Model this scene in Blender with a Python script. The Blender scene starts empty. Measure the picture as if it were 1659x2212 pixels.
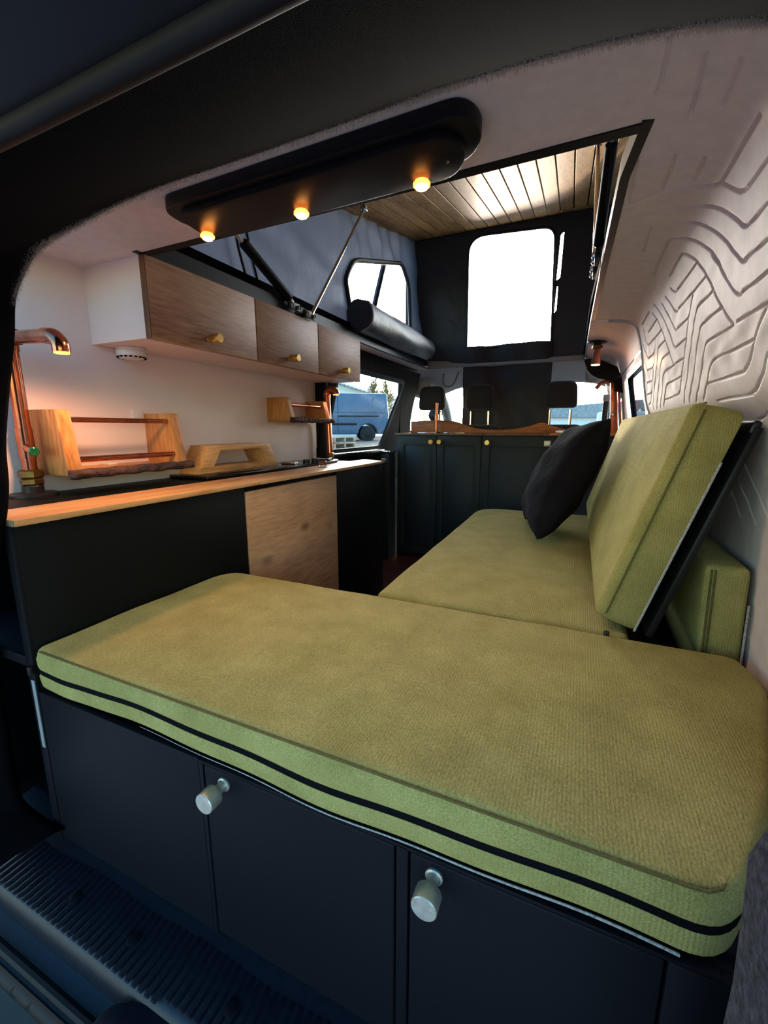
import bpy, bmesh, math, random
import numpy as np
from mathutils import Vector, Matrix
from mathutils.geometry import tessellate_polygon
random.seed(7); rng = np.random.default_rng(7)
sc = bpy.context.scene
COL = sc.collection
# Layout unit: 0.163 m.  x across the van, y towards the cab, z up, measured from the camera; the van floor is z = -5.2.
U = 0.163; FL = -5.2
def W(p): return Vector((p[0]*U, p[1]*U, (p[2]-FL)*U))
def L(r, g, b):
    f = lambda c: (c/255/12.92) if c <= 10 else ((c/255+.055)/1.055)**2.4
    return (f(r), f(g), f(b), 1)
# ------------------------------------------------------------------ materials
def mat(name, col, rough=.5, metal=0, col2=None, nscale=20, stretch=(1,1,1), bump=None, sheen=0, coat=0, spec=.5, emit=None, estr=0, ramp=(.35,.65), sheen_tint=None, trans=0, detail=6):
    m = bpy.data.materials.new(name); m.use_nodes = True
    nt = m.node_tree; N = nt.nodes; K = nt.links; b = N['Principled BSDF']
    b.inputs['Base Color'].default_value = col; b.inputs['Roughness'].default_value = rough; b.inputs['Metallic'].default_value = metal
    b.inputs['Specular IOR Level'].default_value = spec
    b.inputs['Sheen Weight'].default_value = sheen; b.inputs['Coat Weight'].default_value = coat
    if sheen_tint: b.inputs['Sheen Tint'].default_value = sheen_tint
    if trans: b.inputs['Transmission Weight'].default_value = trans
    if emit: b.inputs['Emission Color'].default_value = emit; b.inputs['Emission Strength'].default_value = estr
    tc = N.new('ShaderNodeTexCoord'); mp = N.new('ShaderNodeMapping'); mp.inputs['Scale'].default_value = stretch
    K.new(tc.outputs['Object'], mp.inputs['Vector'])
    if col2:
        n = N.new('ShaderNodeTexNoise'); n.inputs['Scale'].default_value = nscale; n.inputs['Detail'].default_value = detail; n.inputs['Roughness'].default_value = .6
        r = N.new('ShaderNodeValToRGB'); r.color_ramp.elements[0].position = ramp[0]; r.color_ramp.elements[1].position = ramp[1]
        r.color_ramp.elements[0].color = col2; r.color_ramp.elements[1].color = col
        K.new(mp.outputs[0], n.inputs['Vector']); K.new(n.outputs['Fac'], r.inputs[0]); K.new(r.outputs[0], b.inputs['Base Color'])
    if bump:
        n2 = N.new('ShaderNodeTexNoise'); n2.inputs['Scale'].default_value = bump[0]; n2.inputs['Detail'].default_value = 4
        bp = N.new('ShaderNodeBump'); bp.inputs['Strength'].default_value = bump[1]; bp.inputs['Distance'].default_value = bump[2] if len(bump) > 2 else .003
        K.new(mp.outputs[0], n2.inputs['Vector']); K.new(n2.outputs['Fac'], bp.inputs['Height']); K.new(bp.outputs[0], b.inputs['Normal'])
    return m
def wood(name, c1, c2, c3, axis='y', rough=.45, grain=9, plank=None, knots=False, bumps=.12):
    """oak: long stretched noise plus wavy rings; axis = grain direction in object space"""
    m = bpy.data.materials.new(name); m.use_nodes = True
    nt = m.node_tree; N = nt.nodes; K = nt.links; b = N['Principled BSDF']; b.inputs['Roughness'].default_value = rough; b.inputs['Specular IOR Level'].default_value = .3
    tc = N.new('ShaderNodeTexCoord'); mp = N.new('ShaderNodeMapping')
    i = 'xyz'.index(axis); s = [1, 1, 1]; s[i] = .11; mp.inputs['Scale'].default_value = s
    vec = tc.outputs['Object']
    if plank:
        sep = N.new('ShaderNodeSeparateXYZ'); K.new(vec, sep.inputs[0])
        dv = N.new('ShaderNodeMath'); dv.operation = 'DIVIDE'; dv.inputs[1].default_value = plank; K.new(sep.outputs[0], dv.inputs[0])
        fl = N.new('ShaderNodeMath'); fl.operation = 'FLOOR'; K.new(dv.outputs[0], fl.inputs[0])
        wn = N.new('ShaderNodeTexWhiteNoise'); wn.noise_dimensions = '1D'; K.new(fl.outputs[0], wn.inputs['W'])
        sv = N.new('ShaderNodeVectorMath'); sv.operation = 'SCALE'; sv.inputs['Scale'].default_value = 7; K.new(wn.outputs['Color'], sv.inputs[0])
        ad = N.new('ShaderNodeVectorMath'); K.new(vec, ad.inputs[0]); K.new(sv.outputs[0], ad.inputs[1]); vec = ad.outputs[0]
    K.new(vec, mp.inputs['Vector'])
    n1 = N.new('ShaderNodeTexNoise'); n1.inputs['Scale'].default_value = grain; n1.inputs['Detail'].default_value = 5; n1.inputs['Distortion'].default_value = .5
    K.new(mp.outputs[0], n1.inputs['Vector'])
    mu = N.new('ShaderNodeMath'); mu.operation = 'MULTIPLY'; mu.inputs[1].default_value = 14; K.new(n1.outputs['Fac'], mu.inputs[0])
    si = N.new('ShaderNodeMath'); si.operation = 'SINE'; K.new(mu.outputs[0], si.inputs[0])
    n2 = N.new('ShaderNodeTexNoise'); n2.inputs['Scale'].default_value = 130; n2.inputs['Detail'].default_value = 3; K.new(mp.outputs[0], n2.inputs['Vector'])
    mx = N.new('ShaderNodeMath'); mx.operation = 'MULTIPLY_ADD'; mx.inputs[1].default_value = .16; K.new(si.outputs[0], mx.inputs[0]); K.new(n2.outputs['Fac'], mx.inputs[2])
    r = N.new('ShaderNodeValToRGB'); e = r.color_ramp.elements; e[0].position = .2; e[0].color = c3; e[1].position = .8; e[1].color = c1
    q = e.new(.5); q.color = c2; K.new(mx.outputs[0], r.inputs[0]); out = r.outputs[0]
    n3 = N.new('ShaderNodeTexNoise'); n3.inputs['Scale'].default_value = 2.6; n3.inputs['Detail'].default_value = 3; K.new(tc.outputs['Object'] if not plank else vec, n3.inputs['Vector'])
    mc = N.new('ShaderNodeMix'); mc.data_type = 'RGBA'; mc.blend_type = 'MULTIPLY'; mc.inputs['Factor'].default_value = .55
    r3 = N.new('ShaderNodeValToRGB'); r3.color_ramp.elements[0].position = .35; r3.color_ramp.elements[0].color = (.62,.58,.55,1); r3.color_ramp.elements[1].position = .65; r3.color_ramp.elements[1].color = (1,1,1,1)
    K.new(n3.outputs['Fac'], r3.inputs[0]); K.new(out, mc.inputs['A']); K.new(r3.outputs[0], mc.inputs['B']); out = mc.outputs['Result']
    if plank:
        m2 = N.new('ShaderNodeMix'); m2.data_type = 'RGBA'; m2.blend_type = 'MULTIPLY'; m2.inputs['Factor'].default_value = .5
        r4 = N.new('ShaderNodeValToRGB'); r4.color_ramp.elements[0].color = (.6,.57,.52,1); K.new(wn.outputs['Value'], r4.inputs[0])
        K.new(out, m2.inputs['A']); K.new(r4.outputs[0], m2.inputs['B']); out = m2.outputs['Result']
    if knots:
        vo = N.new('ShaderNodeTexVoronoi'); vo.inputs['Scale'].default_value = 5.5; vm = N.new('ShaderNodeMapping'); s2 = [1.3, 1.3, 1.3]; s2[i] = .75; vm.inputs['Scale'].default_value = s2
        K.new(tc.outputs['Object'], vm.inputs['Vector']); K.new(vm.outputs[0], vo.inputs['Vector'])
        rk = N.new('ShaderNodeValToRGB'); ke = rk.color_ramp.elements; ke[0].position = .035; ke[0].color = (.28,.2,.15,1); ke[1].position = .16; ke[1].color = (1,1,1,1)
        K.new(vo.outputs['Distance'], rk.inputs[0])
        m3 = N.new('ShaderNodeMix'); m3.data_type = 'RGBA'; m3.blend_type = 'MULTIPLY'; m3.inputs['Factor'].default_value = .8
        K.new(out, m3.inputs['A']); K.new(rk.outputs[0], m3.inputs['B']); out = m3.outputs['Result']
    K.new(out, b.inputs['Base Color'])
    bp = N.new('ShaderNodeBump'); bp.inputs['Strength'].default_value = bumps; bp.inputs['Distance'].default_value = .002
    K.new(mx.outputs[0], bp.inputs['Height']); K.new(bp.outputs[0], b.inputs['Normal'])
    return m
def fabric(name, c1, c2):
    """olive chenille: mottled pile, fine weave ribs along y, light sheen"""
    m = mat(name, c1, .9, 0, c2, 13, (1,1,1), None, .25, ramp=(.3,.7), spec=.2, sheen_tint=L(190,180,110), detail=8)
    nt = m.node_tree; N = nt.nodes; K = nt.links; b = N['Principled BSDF']
    tc = [n for n in N if n.type == 'TEX_COORD'][0]; rp = [n for n in N if n.type == 'VALTORGB'][0]
    n = N.new('ShaderNodeTexNoise'); n.inputs['Scale'].default_value = 620; n.inputs['Detail'].default_value = 3
    mp = N.new('ShaderNodeMapping'); mp.inputs['Scale'].default_value = (1, .45, 1)
    K.new(tc.outputs['Object'], mp.inputs[0]); K.new(mp.outputs[0], n.inputs['Vector'])
    r = N.new('ShaderNodeValToRGB'); r.color_ramp.elements[0].position = .33; r.color_ramp.elements[0].color = (.5,.47,.4,1); r.color_ramp.elements[1].position = .66; r.color_ramp.elements[1].color = (1.25,1.25,1.2,1)
    K.new(n.outputs['Fac'], r.inputs[0])
    mx = N.new('ShaderNodeMix'); mx.data_type = 'RGBA'; mx.blend_type = 'MULTIPLY'; mx.inputs['Factor'].default_value = .6
    K.new(rp.outputs[0], mx.inputs['A']); K.new(r.outputs[0], mx.inputs['B']); K.new(mx.outputs['Result'], b.inputs['Base Color'])
    wv = N.new('ShaderNodeTexWave'); wv.bands_direction = 'X'; wv.inputs['Scale'].default_value = 75; wv.inputs['Distortion'].default_value = 2; wv.inputs['Detail Scale'].default_value = 3
    K.new(tc.outputs['Object'], wv.inputs['Vector'])
    ad = N.new('ShaderNodeMath'); ad.operation = 'MULTIPLY_ADD'; ad.inputs[1].default_value = .5; K.new(wv.outputs['Fac'], ad.inputs[0]); K.new(n.outputs['Fac'], ad.inputs[2])
    bp = N.new('ShaderNodeBump'); bp.inputs['Strength'].default_value = .5; bp.inputs['Distance'].default_value = .0015
    K.new(ad.outputs[0], bp.inputs['Height']); K.new(bp.outputs[0], b.inputs['Normal'])
    return m
def glassm(name, tint, gloss=.12):
    m = bpy.data.materials.new(name); m.use_nodes = True; nt = m.node_tree; N = nt.nodes; K = nt.links
    N.remove(N['Principled BSDF']); o = N['Material Output']
    t = N.new('ShaderNodeBsdfTransparent'); t.inputs[0].default_value = tint
    g = N.new('ShaderNodeBsdfGlossy'); g.inputs['Roughness'].default_value = .03
    f = N.new('ShaderNodeLayerWeight'); f.inputs[0].default_value = .5; pw_ = N.new('ShaderNodeMath'); pw_.operation = 'POWER'; pw_.inputs[1].default_value = 4; mu = N.new('ShaderNodeMath'); mu.operation = 'MULTIPLY_ADD'; mu.inputs[1].default_value = .35; mu.inputs[2].default_value = gloss*.4
    x = N.new('ShaderNodeMixShader'); K.new(f.outputs['Facing'], pw_.inputs[0]); K.new(pw_.outputs[0], mu.inputs[0]); K.new(mu.outputs[0], x.inputs[0]); K.new(t.outputs[0], x.inputs[1]); K.new(g.outputs[0], x.inputs[2]); K.new(x.outputs[0], o.inputs[0])
    return m
def canvasm(name, col, trans_col, fac):
    m = mat(name, col, .55, 0, bump=(9, .5, .02), spec=.5); nt = m.node_tree; N = nt.nodes; K = nt.links; b = N['Principled BSDF']; o = N['Material Output']
    t = N.new('ShaderNodeBsdfTranslucent'); t.inputs[0].default_value = trans_col
    x = N.new('ShaderNodeMixShader'); x.inputs[0].default_value = fac; K.new(b.outputs[0], x.inputs[1]); K.new(t.outputs[0], x.inputs[2]); K.new(x.outputs[0], o.inputs[0])
    return m
M = {}
M['lining'] = mat('white_lining', L(222,207,205), .62, 0, L(208,193,193), 40, bump=(60,.12,.002), spec=.35, ramp=(.3,.7))
M['panel'] = mat('white_panel', L(238,220,216), .5, 0, L(231,212,209), 4, bump=(250,.06,.001), spec=.3)
M['carpet'] = mat('black_carpet', L(15,14,17), .95, 0, L(4,4,5), 500, bump=(900,.6,.0012), sheen=0, spec=.02, ramp=(.3,.75))
M['carpet_grey'] = mat('charcoal_carpet', L(74,74,86), .95, 0, L(18,19,26), 170, bump=(500,.8,.002), sheen=.03, spec=.05, ramp=(.3,.72))
M['lit_fuzz'] = mat('lit_carpet_fibre', L(168,156,146), .9, spec=.2, sheen=.3)  # window light painted into the colour of the black carpet's fibres
M['navy'] = mat('black_satin_laminate', L(17,18,24), .5, 0, L(13,14,19), 260, bump=(420,.18,.0006), spec=.1)
M['cabinet'] = mat('black_laminate', L(13,14,14), .5, 0, L(10,11,11), 200, bump=(420,.15,.0006), spec=.1)
M['shaker'] = mat('slate_cabinet_paint', L(38,42,44), .55, 0, L(33,37,39), 60, spec=.3)
M['dark'] = mat('dark_interior', L(10,10,13), .9, 0, L(6,6,8), 30, spec=.03)
M['trimblack'] = mat('black_board', L(22,22,26), .42, 0, L(17,17,20), 90, bump=(300,.1,.001), spec=.2)
M['sill'] = mat('black_sill_plastic', L(22,25,36), .4, 0, L(15,17,26), 90, bump=(700,.3,.0006), spec=.35)
M['rubber'] = mat('black_rubber', L(18,18,21), .55, 0, L(12,12,15), 30, spec=.2)
M['gloss'] = mat('gloss_black_paint', L(10,11,15), .3, 0, L(7,8,11), 5, coat=0, spec=.16)
M['green'] = fabric('olive_chenille', L(160,150,94), L(136,126,73))
M['seam'] = mat('olive_seam', L(92,84,38), .9, 0, L(74,66,28), 200)
M['felt'] = mat('white_lining_cloth', L(176,174,172), .9, 0, L(120,118,116), 300)
M['zip'] = mat('black_zip_tape', L(11,12,16), .8, 0, L(7,7,10), 400, bump=(900,.4,.0008), spec=.05)
M['pillow'] = mat('charcoal_cotton', L(27,23,28), .9, 0, L(20,17,22), 30, bump=(24,.5,.012), sheen=.0, spec=.1)
M['oakdoor'] = wood('rustic_oak_veneer', L(196,156,124), L(178,138,108), L(140,104,82), 'y', .5, 3.2, knots=True)
M['oakdoor2'] = wood('rustic_oak_panel', L(192,150,114), L(174,132,98), L(140,104,78), 'y', .5, 3, knots=True)
M['oakedge'] = wood('dark_oak_edge', L(138,98,70), L(120,82,58), L(92,62,44), 'z', .5, 12)
M['oaktop'] = wood('oak_worktop', L(208,158,104), L(190,136,84), L(142,94,54), 'y', .38, 8)
M['oakgrey'] = wood('pale_oak_worktop', L(202,160,118), L(184,140,100), L(140,102,72), 'y', .4, 8)
M['oakrack'] = wood('warm_oak', L(210,156,98), L(190,132,76), L(146,96,54), 'z', .42, 9)
M['oakriser'] = wood('golden_oak', L(212,166,112), L(198,148,92), L(160,112,66), 'y', .42, 10)
M['bark'] = mat('dark_bark', L(84,52,38), .8, 0, L(36,20,16), 30, bump=(40,1,.012))
M['plank'] = wood('oak_ceiling_planks', L(206,164,104), L(182,138,82), L(130,94,56), 'y', .6, 8, plank=.069)
M['fascia'] = wood('reddish_oak', L(198,120,66), L(176,100,52), L(136,74,38), 'x', .45, 9)
M['copper'] = mat('aged_copper', L(206,128,98), .2, 1, L(122,62,46), 14, (1,1,.4), ramp=(.3,.55))
M['brass'] = mat('brushed_brass', L(232,196,112), .34, .85, L(212,174,92), 60)
M['brassdark'] = mat('aged_brass_nut', L(150,118,72), .38, 1, L(96,72,44), 25)
M['steel'] = mat('brushed_steel', L(214,206,194), .38, .72, L(190,182,170), 120, bump=(900,.3,.0008))
M['chrome'] = mat('chrome', L(220,222,226), .1, 1, L(200,202,206), 8)
M['iron'] = mat('black_iron', L(26,25,26), .45, .3, L(18,17,18), 30)
M['white_plastic'] = mat('white_plastic', L(226,222,222), .35, 0, L(218,214,214), 4)
M['hob'] = mat('black_glass', L(12,12,14), .12, 0, L(9,9,10), 3)
M['canvas'] = canvasm('blue_black_tent_canvas', L(74,77,87), L(86,94,112), .22)
M['canvasf'] = canvasm('black_tent_canvas', L(26,26,29), L(24,25,28), .02)
M['piping'] = mat('black_piping', L(15,15,18), .6, 0, L(10,10,12), 50)
M['roll'] = mat('black_rolled_canvas', L(44,48,56), .5, 0, L(36,39,46), 12, bump=(14,.4,.01))
M['headliner'] = mat('grey_headliner', L(150,150,146), .9, 0, L(138,138,134), 90, bump=(400,.3,.001))
M['btrim'] = mat('brown_black_trim', L(38,32,29), .8, 0, L(29,25,22), 20, spec=.08)
M['orange'] = mat('copper_orange_paint', L(196,92,42), .25, .35, L(176,78,34), 6, coat=.8)
M['seatfab'] = mat('dark_seat_fabric', L(40,38,38), .9, 0, L(30,28,28), 200, bump=(500,.4,.001), sheen=.3)
M['glass'] = glassm('clear_glass', (.86,.92,.93,1))
M['tint'] = glassm('dark_tinted_glass', (.30,.32,.33,1), .2)
M['vinyl'] = glassm('clear_vinyl', (.8,.84,.88,1), .25)
M['lampglow'] = mat('amber_lamp_lens', L(255,190,110), .4, emit=(1,.42,.1,1), estr=22)
M['lampamber'] = mat('amber_lamp_body', L(255,150,60), .4, emit=(1,.24,.03,1), estr=5)
M['warmglow'] = mat('warm_bulb', L(255,200,130), .4, emit=(1,.5,.22,1), estr=9)
M['led'] = mat('green_led', L(10,60,30), .12, emit=(.03,.5,.14,1), estr=.07)
M['floorwood'] = wood('dark_red_wood_floor', L(96,62,52), L(78,48,42), L(50,30,28), 'y', .4, 8)
M['vanblue'] = mat('blue_van_paint', L(72,94,122), .45, 0, L(64,86,114), 3, coat=.2)
M['vanwhite'] = mat('pale_van_paint', L(236,240,244), .35, 0, L(230,234,238), 3, coat=.5)
M['tyre'] = mat('tyre_rubber', L(24,24,26), .8, 0, L(18,18,19), 30)
M['metalroof'] = mat('grey_corrugated_roof', L(146,152,156), .5, .2, L(120,126,130), 9)
M['cladding'] = mat('pale_cladding', L(238,240,240), .7, 0, L(226,228,228), 7)
M['ground'] = mat('grey_yard', L(128,130,136), .9, 0, L(104,106,112), 8, bump=(30,.3,.01))
M['bank'] = mat('earth_bank', L(92,88,78), .95, 0, L(60,58,50), 9, bump=(20,.6,.02))
M['pallet'] = wood('weathered_pallet_wood', L(150,138,120), L(128,116,98), L(92,82,68), 'y', .8, 8)
M['twig'] = mat('pale_twigs', L(150,138,84), .9, 0, L(106,96,58), 30)
M['barkgrey'] = mat('grey_bark', L(110,100,84), .9, 0, L(80,72,60), 30)
# ------------------------------------------------------------------ mesh helpers (all in layout units)
def NB(): return bmesh.new()
LOC = {}
def obj(name, bm, m, parent=None, label=None, cat=None, group=None, kind=None, smooth=35):
    me = bpy.data.meshes.new(name); bm.to_mesh(me); bm.free()
    co = np.empty(len(me.vertices)*3); me.vertices.foreach_get('co', co); co = co.reshape(-1, 3)
    co[:, 2] -= FL; co *= U
    o = bpy.data.objects.new(name, me); COL.objects.link(o)
    if parent is not None:
        base = LOC[parent.name]; o.parent = parent; LOC[o.name] = base
    else:
        base = np.array([(co[:,0].min()+co[:,0].max())/2, (co[:,1].min()+co[:,1].max())/2, co[:,2].min()])
        o.location = base; LOC[o.name] = base
    co -= base; me.vertices.foreach_set('co', co.ravel()); me.update()
    me.materials.append(M[m] if isinstance(m, str) else m)
    if smooth:
        me.polygons.foreach_set('use_smooth', [True]*len(me.polygons)); me.set_sharp_from_angle(angle=math.radians(smooth))
    return tag(o, label, cat, group, kind)
def tag(o, label=None, cat=None, group=None, kind=None):
    if label: o['label'] = label
    if cat: o['category'] = cat
    if group: o['group'] = group
    if kind: o['kind'] = kind
    return o
def thing(name, p, label, cat, group=None):
    o = bpy.data.objects.new(name, None); COL.objects.link(o); o.empty_display_size = .05
    o.location = W(p); LOC[o.name] = np.array(o.location); return tag(o, label, cat, group)
def struct(name, bm, m, parent=None, label=None, smooth=35): return obj(name, bm, m, parent, label, None, None, None if parent else 'structure', smooth)
def merge(bm, b2, mtx=None):
    if mtx is not None: bmesh.ops.transform(b2, matrix=mtx, verts=b2.verts)
    vm = {v: bm.verts.new(v.co) for v in b2.verts}
    for f in b2.faces:
        try: bm.faces.new([vm[v] for v in f.verts])
        except ValueError: pass
    b2.free(); return bm
def box(bm, x0, x1, y0, y1, z0, z1, bev=.015, seg=2, mtx=None):
    b = bmesh.new(); bmesh.ops.create_cube(b, size=1)
    for v in b.verts: v.co = Vector(((x0+x1)/2+v.co.x*(x1-x0), (y0+y1)/2+v.co.y*(y1-y0), (z0+z1)/2+v.co.z*(z1-z0)))
    if bev:
        bev = min(bev, .45*min(x1-x0, y1-y0, z1-z0)); bmesh.ops.bevel(b, geom=b.edges[:], offset=bev, segments=seg, profile=.5, affect='EDGES')
    return merge(bm, b, mtx)
def BX(*a, **k): return box(NB(), *a, **k)
def catmull(P, n=8, closed=False):
    P = [Vector(p) for p in P]; o = []; m = len(P); rg = range(m if closed else m-1)
    for i in rg:
        g = (lambda j: P[j % m]) if closed else (lambda j: P[j] if 0 <= j < m else (P[0]*2-P[1] if j < 0 else P[-1]*2-P[-2]))
        a, b, c, d = g(i-1), g(i), g(i+1), g(i+2)
        for t in np.linspace(0, 1, n, endpoint=False):
            o.append(.5*((2*b)+(c-a)*t+(2*a-5*b+4*c-d)*t*t+(3*b-a-3*c+d)*t**3))
    if not closed: o.append(P[-1])
    return o
def tube(bm, P, r, n=12, closed=False, caps=True):
    P = [Vector(p) for p in P]; m = len(P); rs = r if isinstance(r, (list, tuple)) else [r]*m
    rings = []; up = None
    for i in range(m):
        if closed: d = P[(i+1) % m]-P[i-1]
        else: d = P[min(i+1, m-1)]-P[max(i-1, 0)]
        d.normalize()
        if up is None: up = d.orthogonal().normalized()
        else: up = (up-d*up.dot(d)); up = up.normalized() if up.length > 1e-6 else d.orthogonal().normalized()
        s = d.cross(up)
        rings.append([bm.verts.new(P[i]+rs[i]*(math.cos(2*math.pi*k/n)*up+math.sin(2*math.pi*k/n)*s)) for k in range(n)])
    for i in range(m if closed else m-1):
        a, b = rings[i], rings[(i+1) % m]
        for k in range(n): bm.faces.new((a[k], a[(k+1) % n], b[(k+1) % n], b[k]))
    if caps and not closed: bm.faces.new(rings[0][::-1]); bm.faces.new(rings[-1])
    return bm
def TB(*a, **k): return tube(NB(), *a, **k)
def lathe(bm, c, axis, prof, n=24):
    """prof = list of (radius, distance along axis)"""
    a = Vector(axis).normalized(); u = a.orthogonal().normalized(); v = a.cross(u); c = Vector(c); R = []
    for r, h in prof:
        R.append([bm.verts.new(c+a*h+max(r, 1e-4)*(math.cos(2*math.pi*k/n)*u+math.sin(2*math.pi*k/n)*v)) for k in range(n)])
    for i in range(len(R)-1):
        for k in range(n): bm.faces.new((R[i][k], R[i][(k+1) % n], R[i+1][(k+1) % n], R[i+1][k]))
    bm.faces.new(R[0][::-1]); bm.faces.new(R[-1]); return bm
def LT(*a, **k): return lathe(NB(), *a, **k)
def rpoly(pts, rad, n=6):
    """2-D polygon with rounded corners"""
    m = len(pts); rad = rad if isinstance(rad, (list, tuple)) else [rad]*m; o = []
    for i in range(m):
        p = Vector(pts[i][:2]); a = Vector(pts[i-1][:2])-p; b = Vector(pts[(i+1) % m][:2])-p
        r = min(rad[i], .49*a.length, .49*b.length)
        if r < 1e-4: o.append(p); continue
        a.normalize(); b.normalize()
        for t in np.linspace(0, 1, n+1): o.append((p+a*r)*(1-t)**2+p*2*t*(1-t)+(p+b*r)*t*t)
    return o
def prism(bm, poly, axis, a0, a1, holes=(), bev=0, seg=2):
    """polygon (2-D) extruded along axis; x: (y,z)  y: (x,z)  z: (x,y)"""
    f = {'x': lambda p, t: (t, p[0], p[1]), 'y': lambda p, t: (p[0], t, p[1]), 'z': lambda p, t: (p[0], p[1], t)}[axis]
    loops = [poly]+list(holes); flat = [p for l in loops for p in l]; b = bmesh.new()
    A = [b.verts.new(f(p, a0)) for p in flat]; B = [b.verts.new(f(p, a1)) for p in flat]
    if holes:
        for t in tessellate_polygon([[Vector((p[0], p[1], 0)) for p in l] for l in loops]):
            b.faces.new([A[i] for i in t]); b.faces.new([B[i] for i in reversed(t)])
    else: b.faces.new(A); b.faces.new(B[::-1])
    k = 0
    for l in loops:
        for i in range(len(l)):
            p, q = k+i, k+(i+1) % len(l); b.faces.new((A[p], A[q], B[q], B[p]))
        k += len(l)
    bmesh.ops.recalc_face_normals(b, faces=b.faces)
    if bev:
        ed = [e for e in b.edges if len(e.link_faces) == 2 and e.calc_face_angle(0) > .6]
        bmesh.ops.bevel(b, geom=ed, offset=bev, segments=seg, profile=.5, affect='EDGES')
    return merge(bm, b)
def PR(*a, **k): return prism(NB(), *a, **k)
def sheet(poly, axis, a, holes=()):
    """flat polygon with holes, no thickness"""
    f = {'x': lambda p: (a(p) if callable(a) else a, p[0], p[1]), 'y': lambda p: (p[0], a(p) if callable(a) else a, p[1]), 'z': lambda p: (p[0], p[1], a(p) if callable(a) else a)}[axis]
    loops = [poly]+list(holes); b = bmesh.new(); V = [b.verts.new(f(p)) for l in loops for p in l]
    for t in tessellate_polygon([[Vector((p[0], p[1], 0)) for p in l] for l in loops]): b.faces.new([V[i] for i in t])
    return b
def grid(bm, A):
    """A: array rows x cols x 3"""
    r, c = A.shape[:2]; V = [[bm.verts.new(A[i, j]) for j in range(c)] for i in range(r)]
    for i in range(r-1):
        for j in range(c-1): bm.faces.new((V[i][j], V[i][j+1], V[i+1][j+1], V[i+1][j]))
    return bm
def loft(plan, levels, cap0=True, cap1=True, capfun=None, dz=None, step=.12):
    """rings of a plan polygon inset by d at height z; capfun(t) lifts the top towards its middle"""
    P = [Vector(p[:2]) for p in plan]; Q = []
    for i in range(len(P)):
        a, b = P[i], P[(i+1) % len(P)]; k = max(1, int((b-a).length/step))
        for t in range(k): Q.append(a.lerp(b, t/k))
    m = len(Q); area = sum(Q[i].cross(Q[(i+1) % m]) if False else Q[i].x*Q[(i+1) % m].y-Q[(i+1) % m].x*Q[i].y for i in range(m)); sg = 1 if area > 0 else -1
    nr = []
    for i in range(m):
        d = (Q[(i+1) % m]-Q[i-1]).normalized(); nr.append(Vector((-d.y, d.x))*sg)   # inward
    c = sum(Q, Vector((0, 0)))/m; bm = bmesh.new(); R = []
    for d, z in levels:
        R.append([bm.verts.new((q.x+n.x*d, q.y+n.y*d, z+(dz(q.x, q.y, z) if dz else 0))) for q, n in zip(Q, nr)])
    def link(a, b):
        for k in range(m): bm.faces.new((a[k], a[(k+1) % m], b[(k+1) % m], b[k]))
    for a, b in zip(R, R[1:]): link(a, b)
    def cap(ring, z, s):
        last = ring
        for t in np.linspace(0, 1, 12)[1:-1]:
            new = [bm.verts.new(Vector((c.x, c.y, z)).lerp(Vector((v.co.x, v.co.y, v.co.z)), 1-t)+Vector((0, 0, s*(capfun(t) if capfun else 0)))) for v in ring]
            link(last, new); last = new
        bm.faces.new(last)
    if cap1: cap(R[-1], levels[-1][1], 1)
    if cap0: bm.faces.new(R[0][::-1])
    bmesh.ops.recalc_face_normals(bm, faces=bm.faces); return bm
def qr(z, r, top=True, n=5):
    """quarter-round levels at an edge"""
    if top: return [(r*(1-math.cos(a)), z-r+r*math.sin(a)) for a in np.linspace(0, math.pi/2, n+1)]
    return [(r*(1-math.sin(a)), z+r-r*math.cos(a)) for a in np.linspace(0, math.pi/2, n+1)]
def arc2(c, r, a0, a1, n=8): return [(c[0]+r*math.cos(a), c[1]+r*math.sin(a)) for a in np.linspace(a0, a1, n)]
# ================================================================== THE SETTING
def sstep(x): x = np.clip(x, 0, 1); return x*x*(3-2*x)
def npgrid(name, A, m, **k):
    r, c = A.shape[:2]; i = np.arange(r*c).reshape(r, c)
    F = np.stack([i[:-1, :-1], i[:-1, 1:], i[1:, 1:], i[1:, :-1]], -1).reshape(-1, 4)
    me = bpy.data.meshes.new(name); me.from_pydata(A.reshape(-1, 3).tolist(), [], F.tolist())
    bm = bmesh.new(); bm.from_mesh(me); bpy.data.meshes.remove(me); bmesh.ops.recalc_face_normals(bm, faces=bm.faces)
    return obj(name, bm, m, **k)
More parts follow.
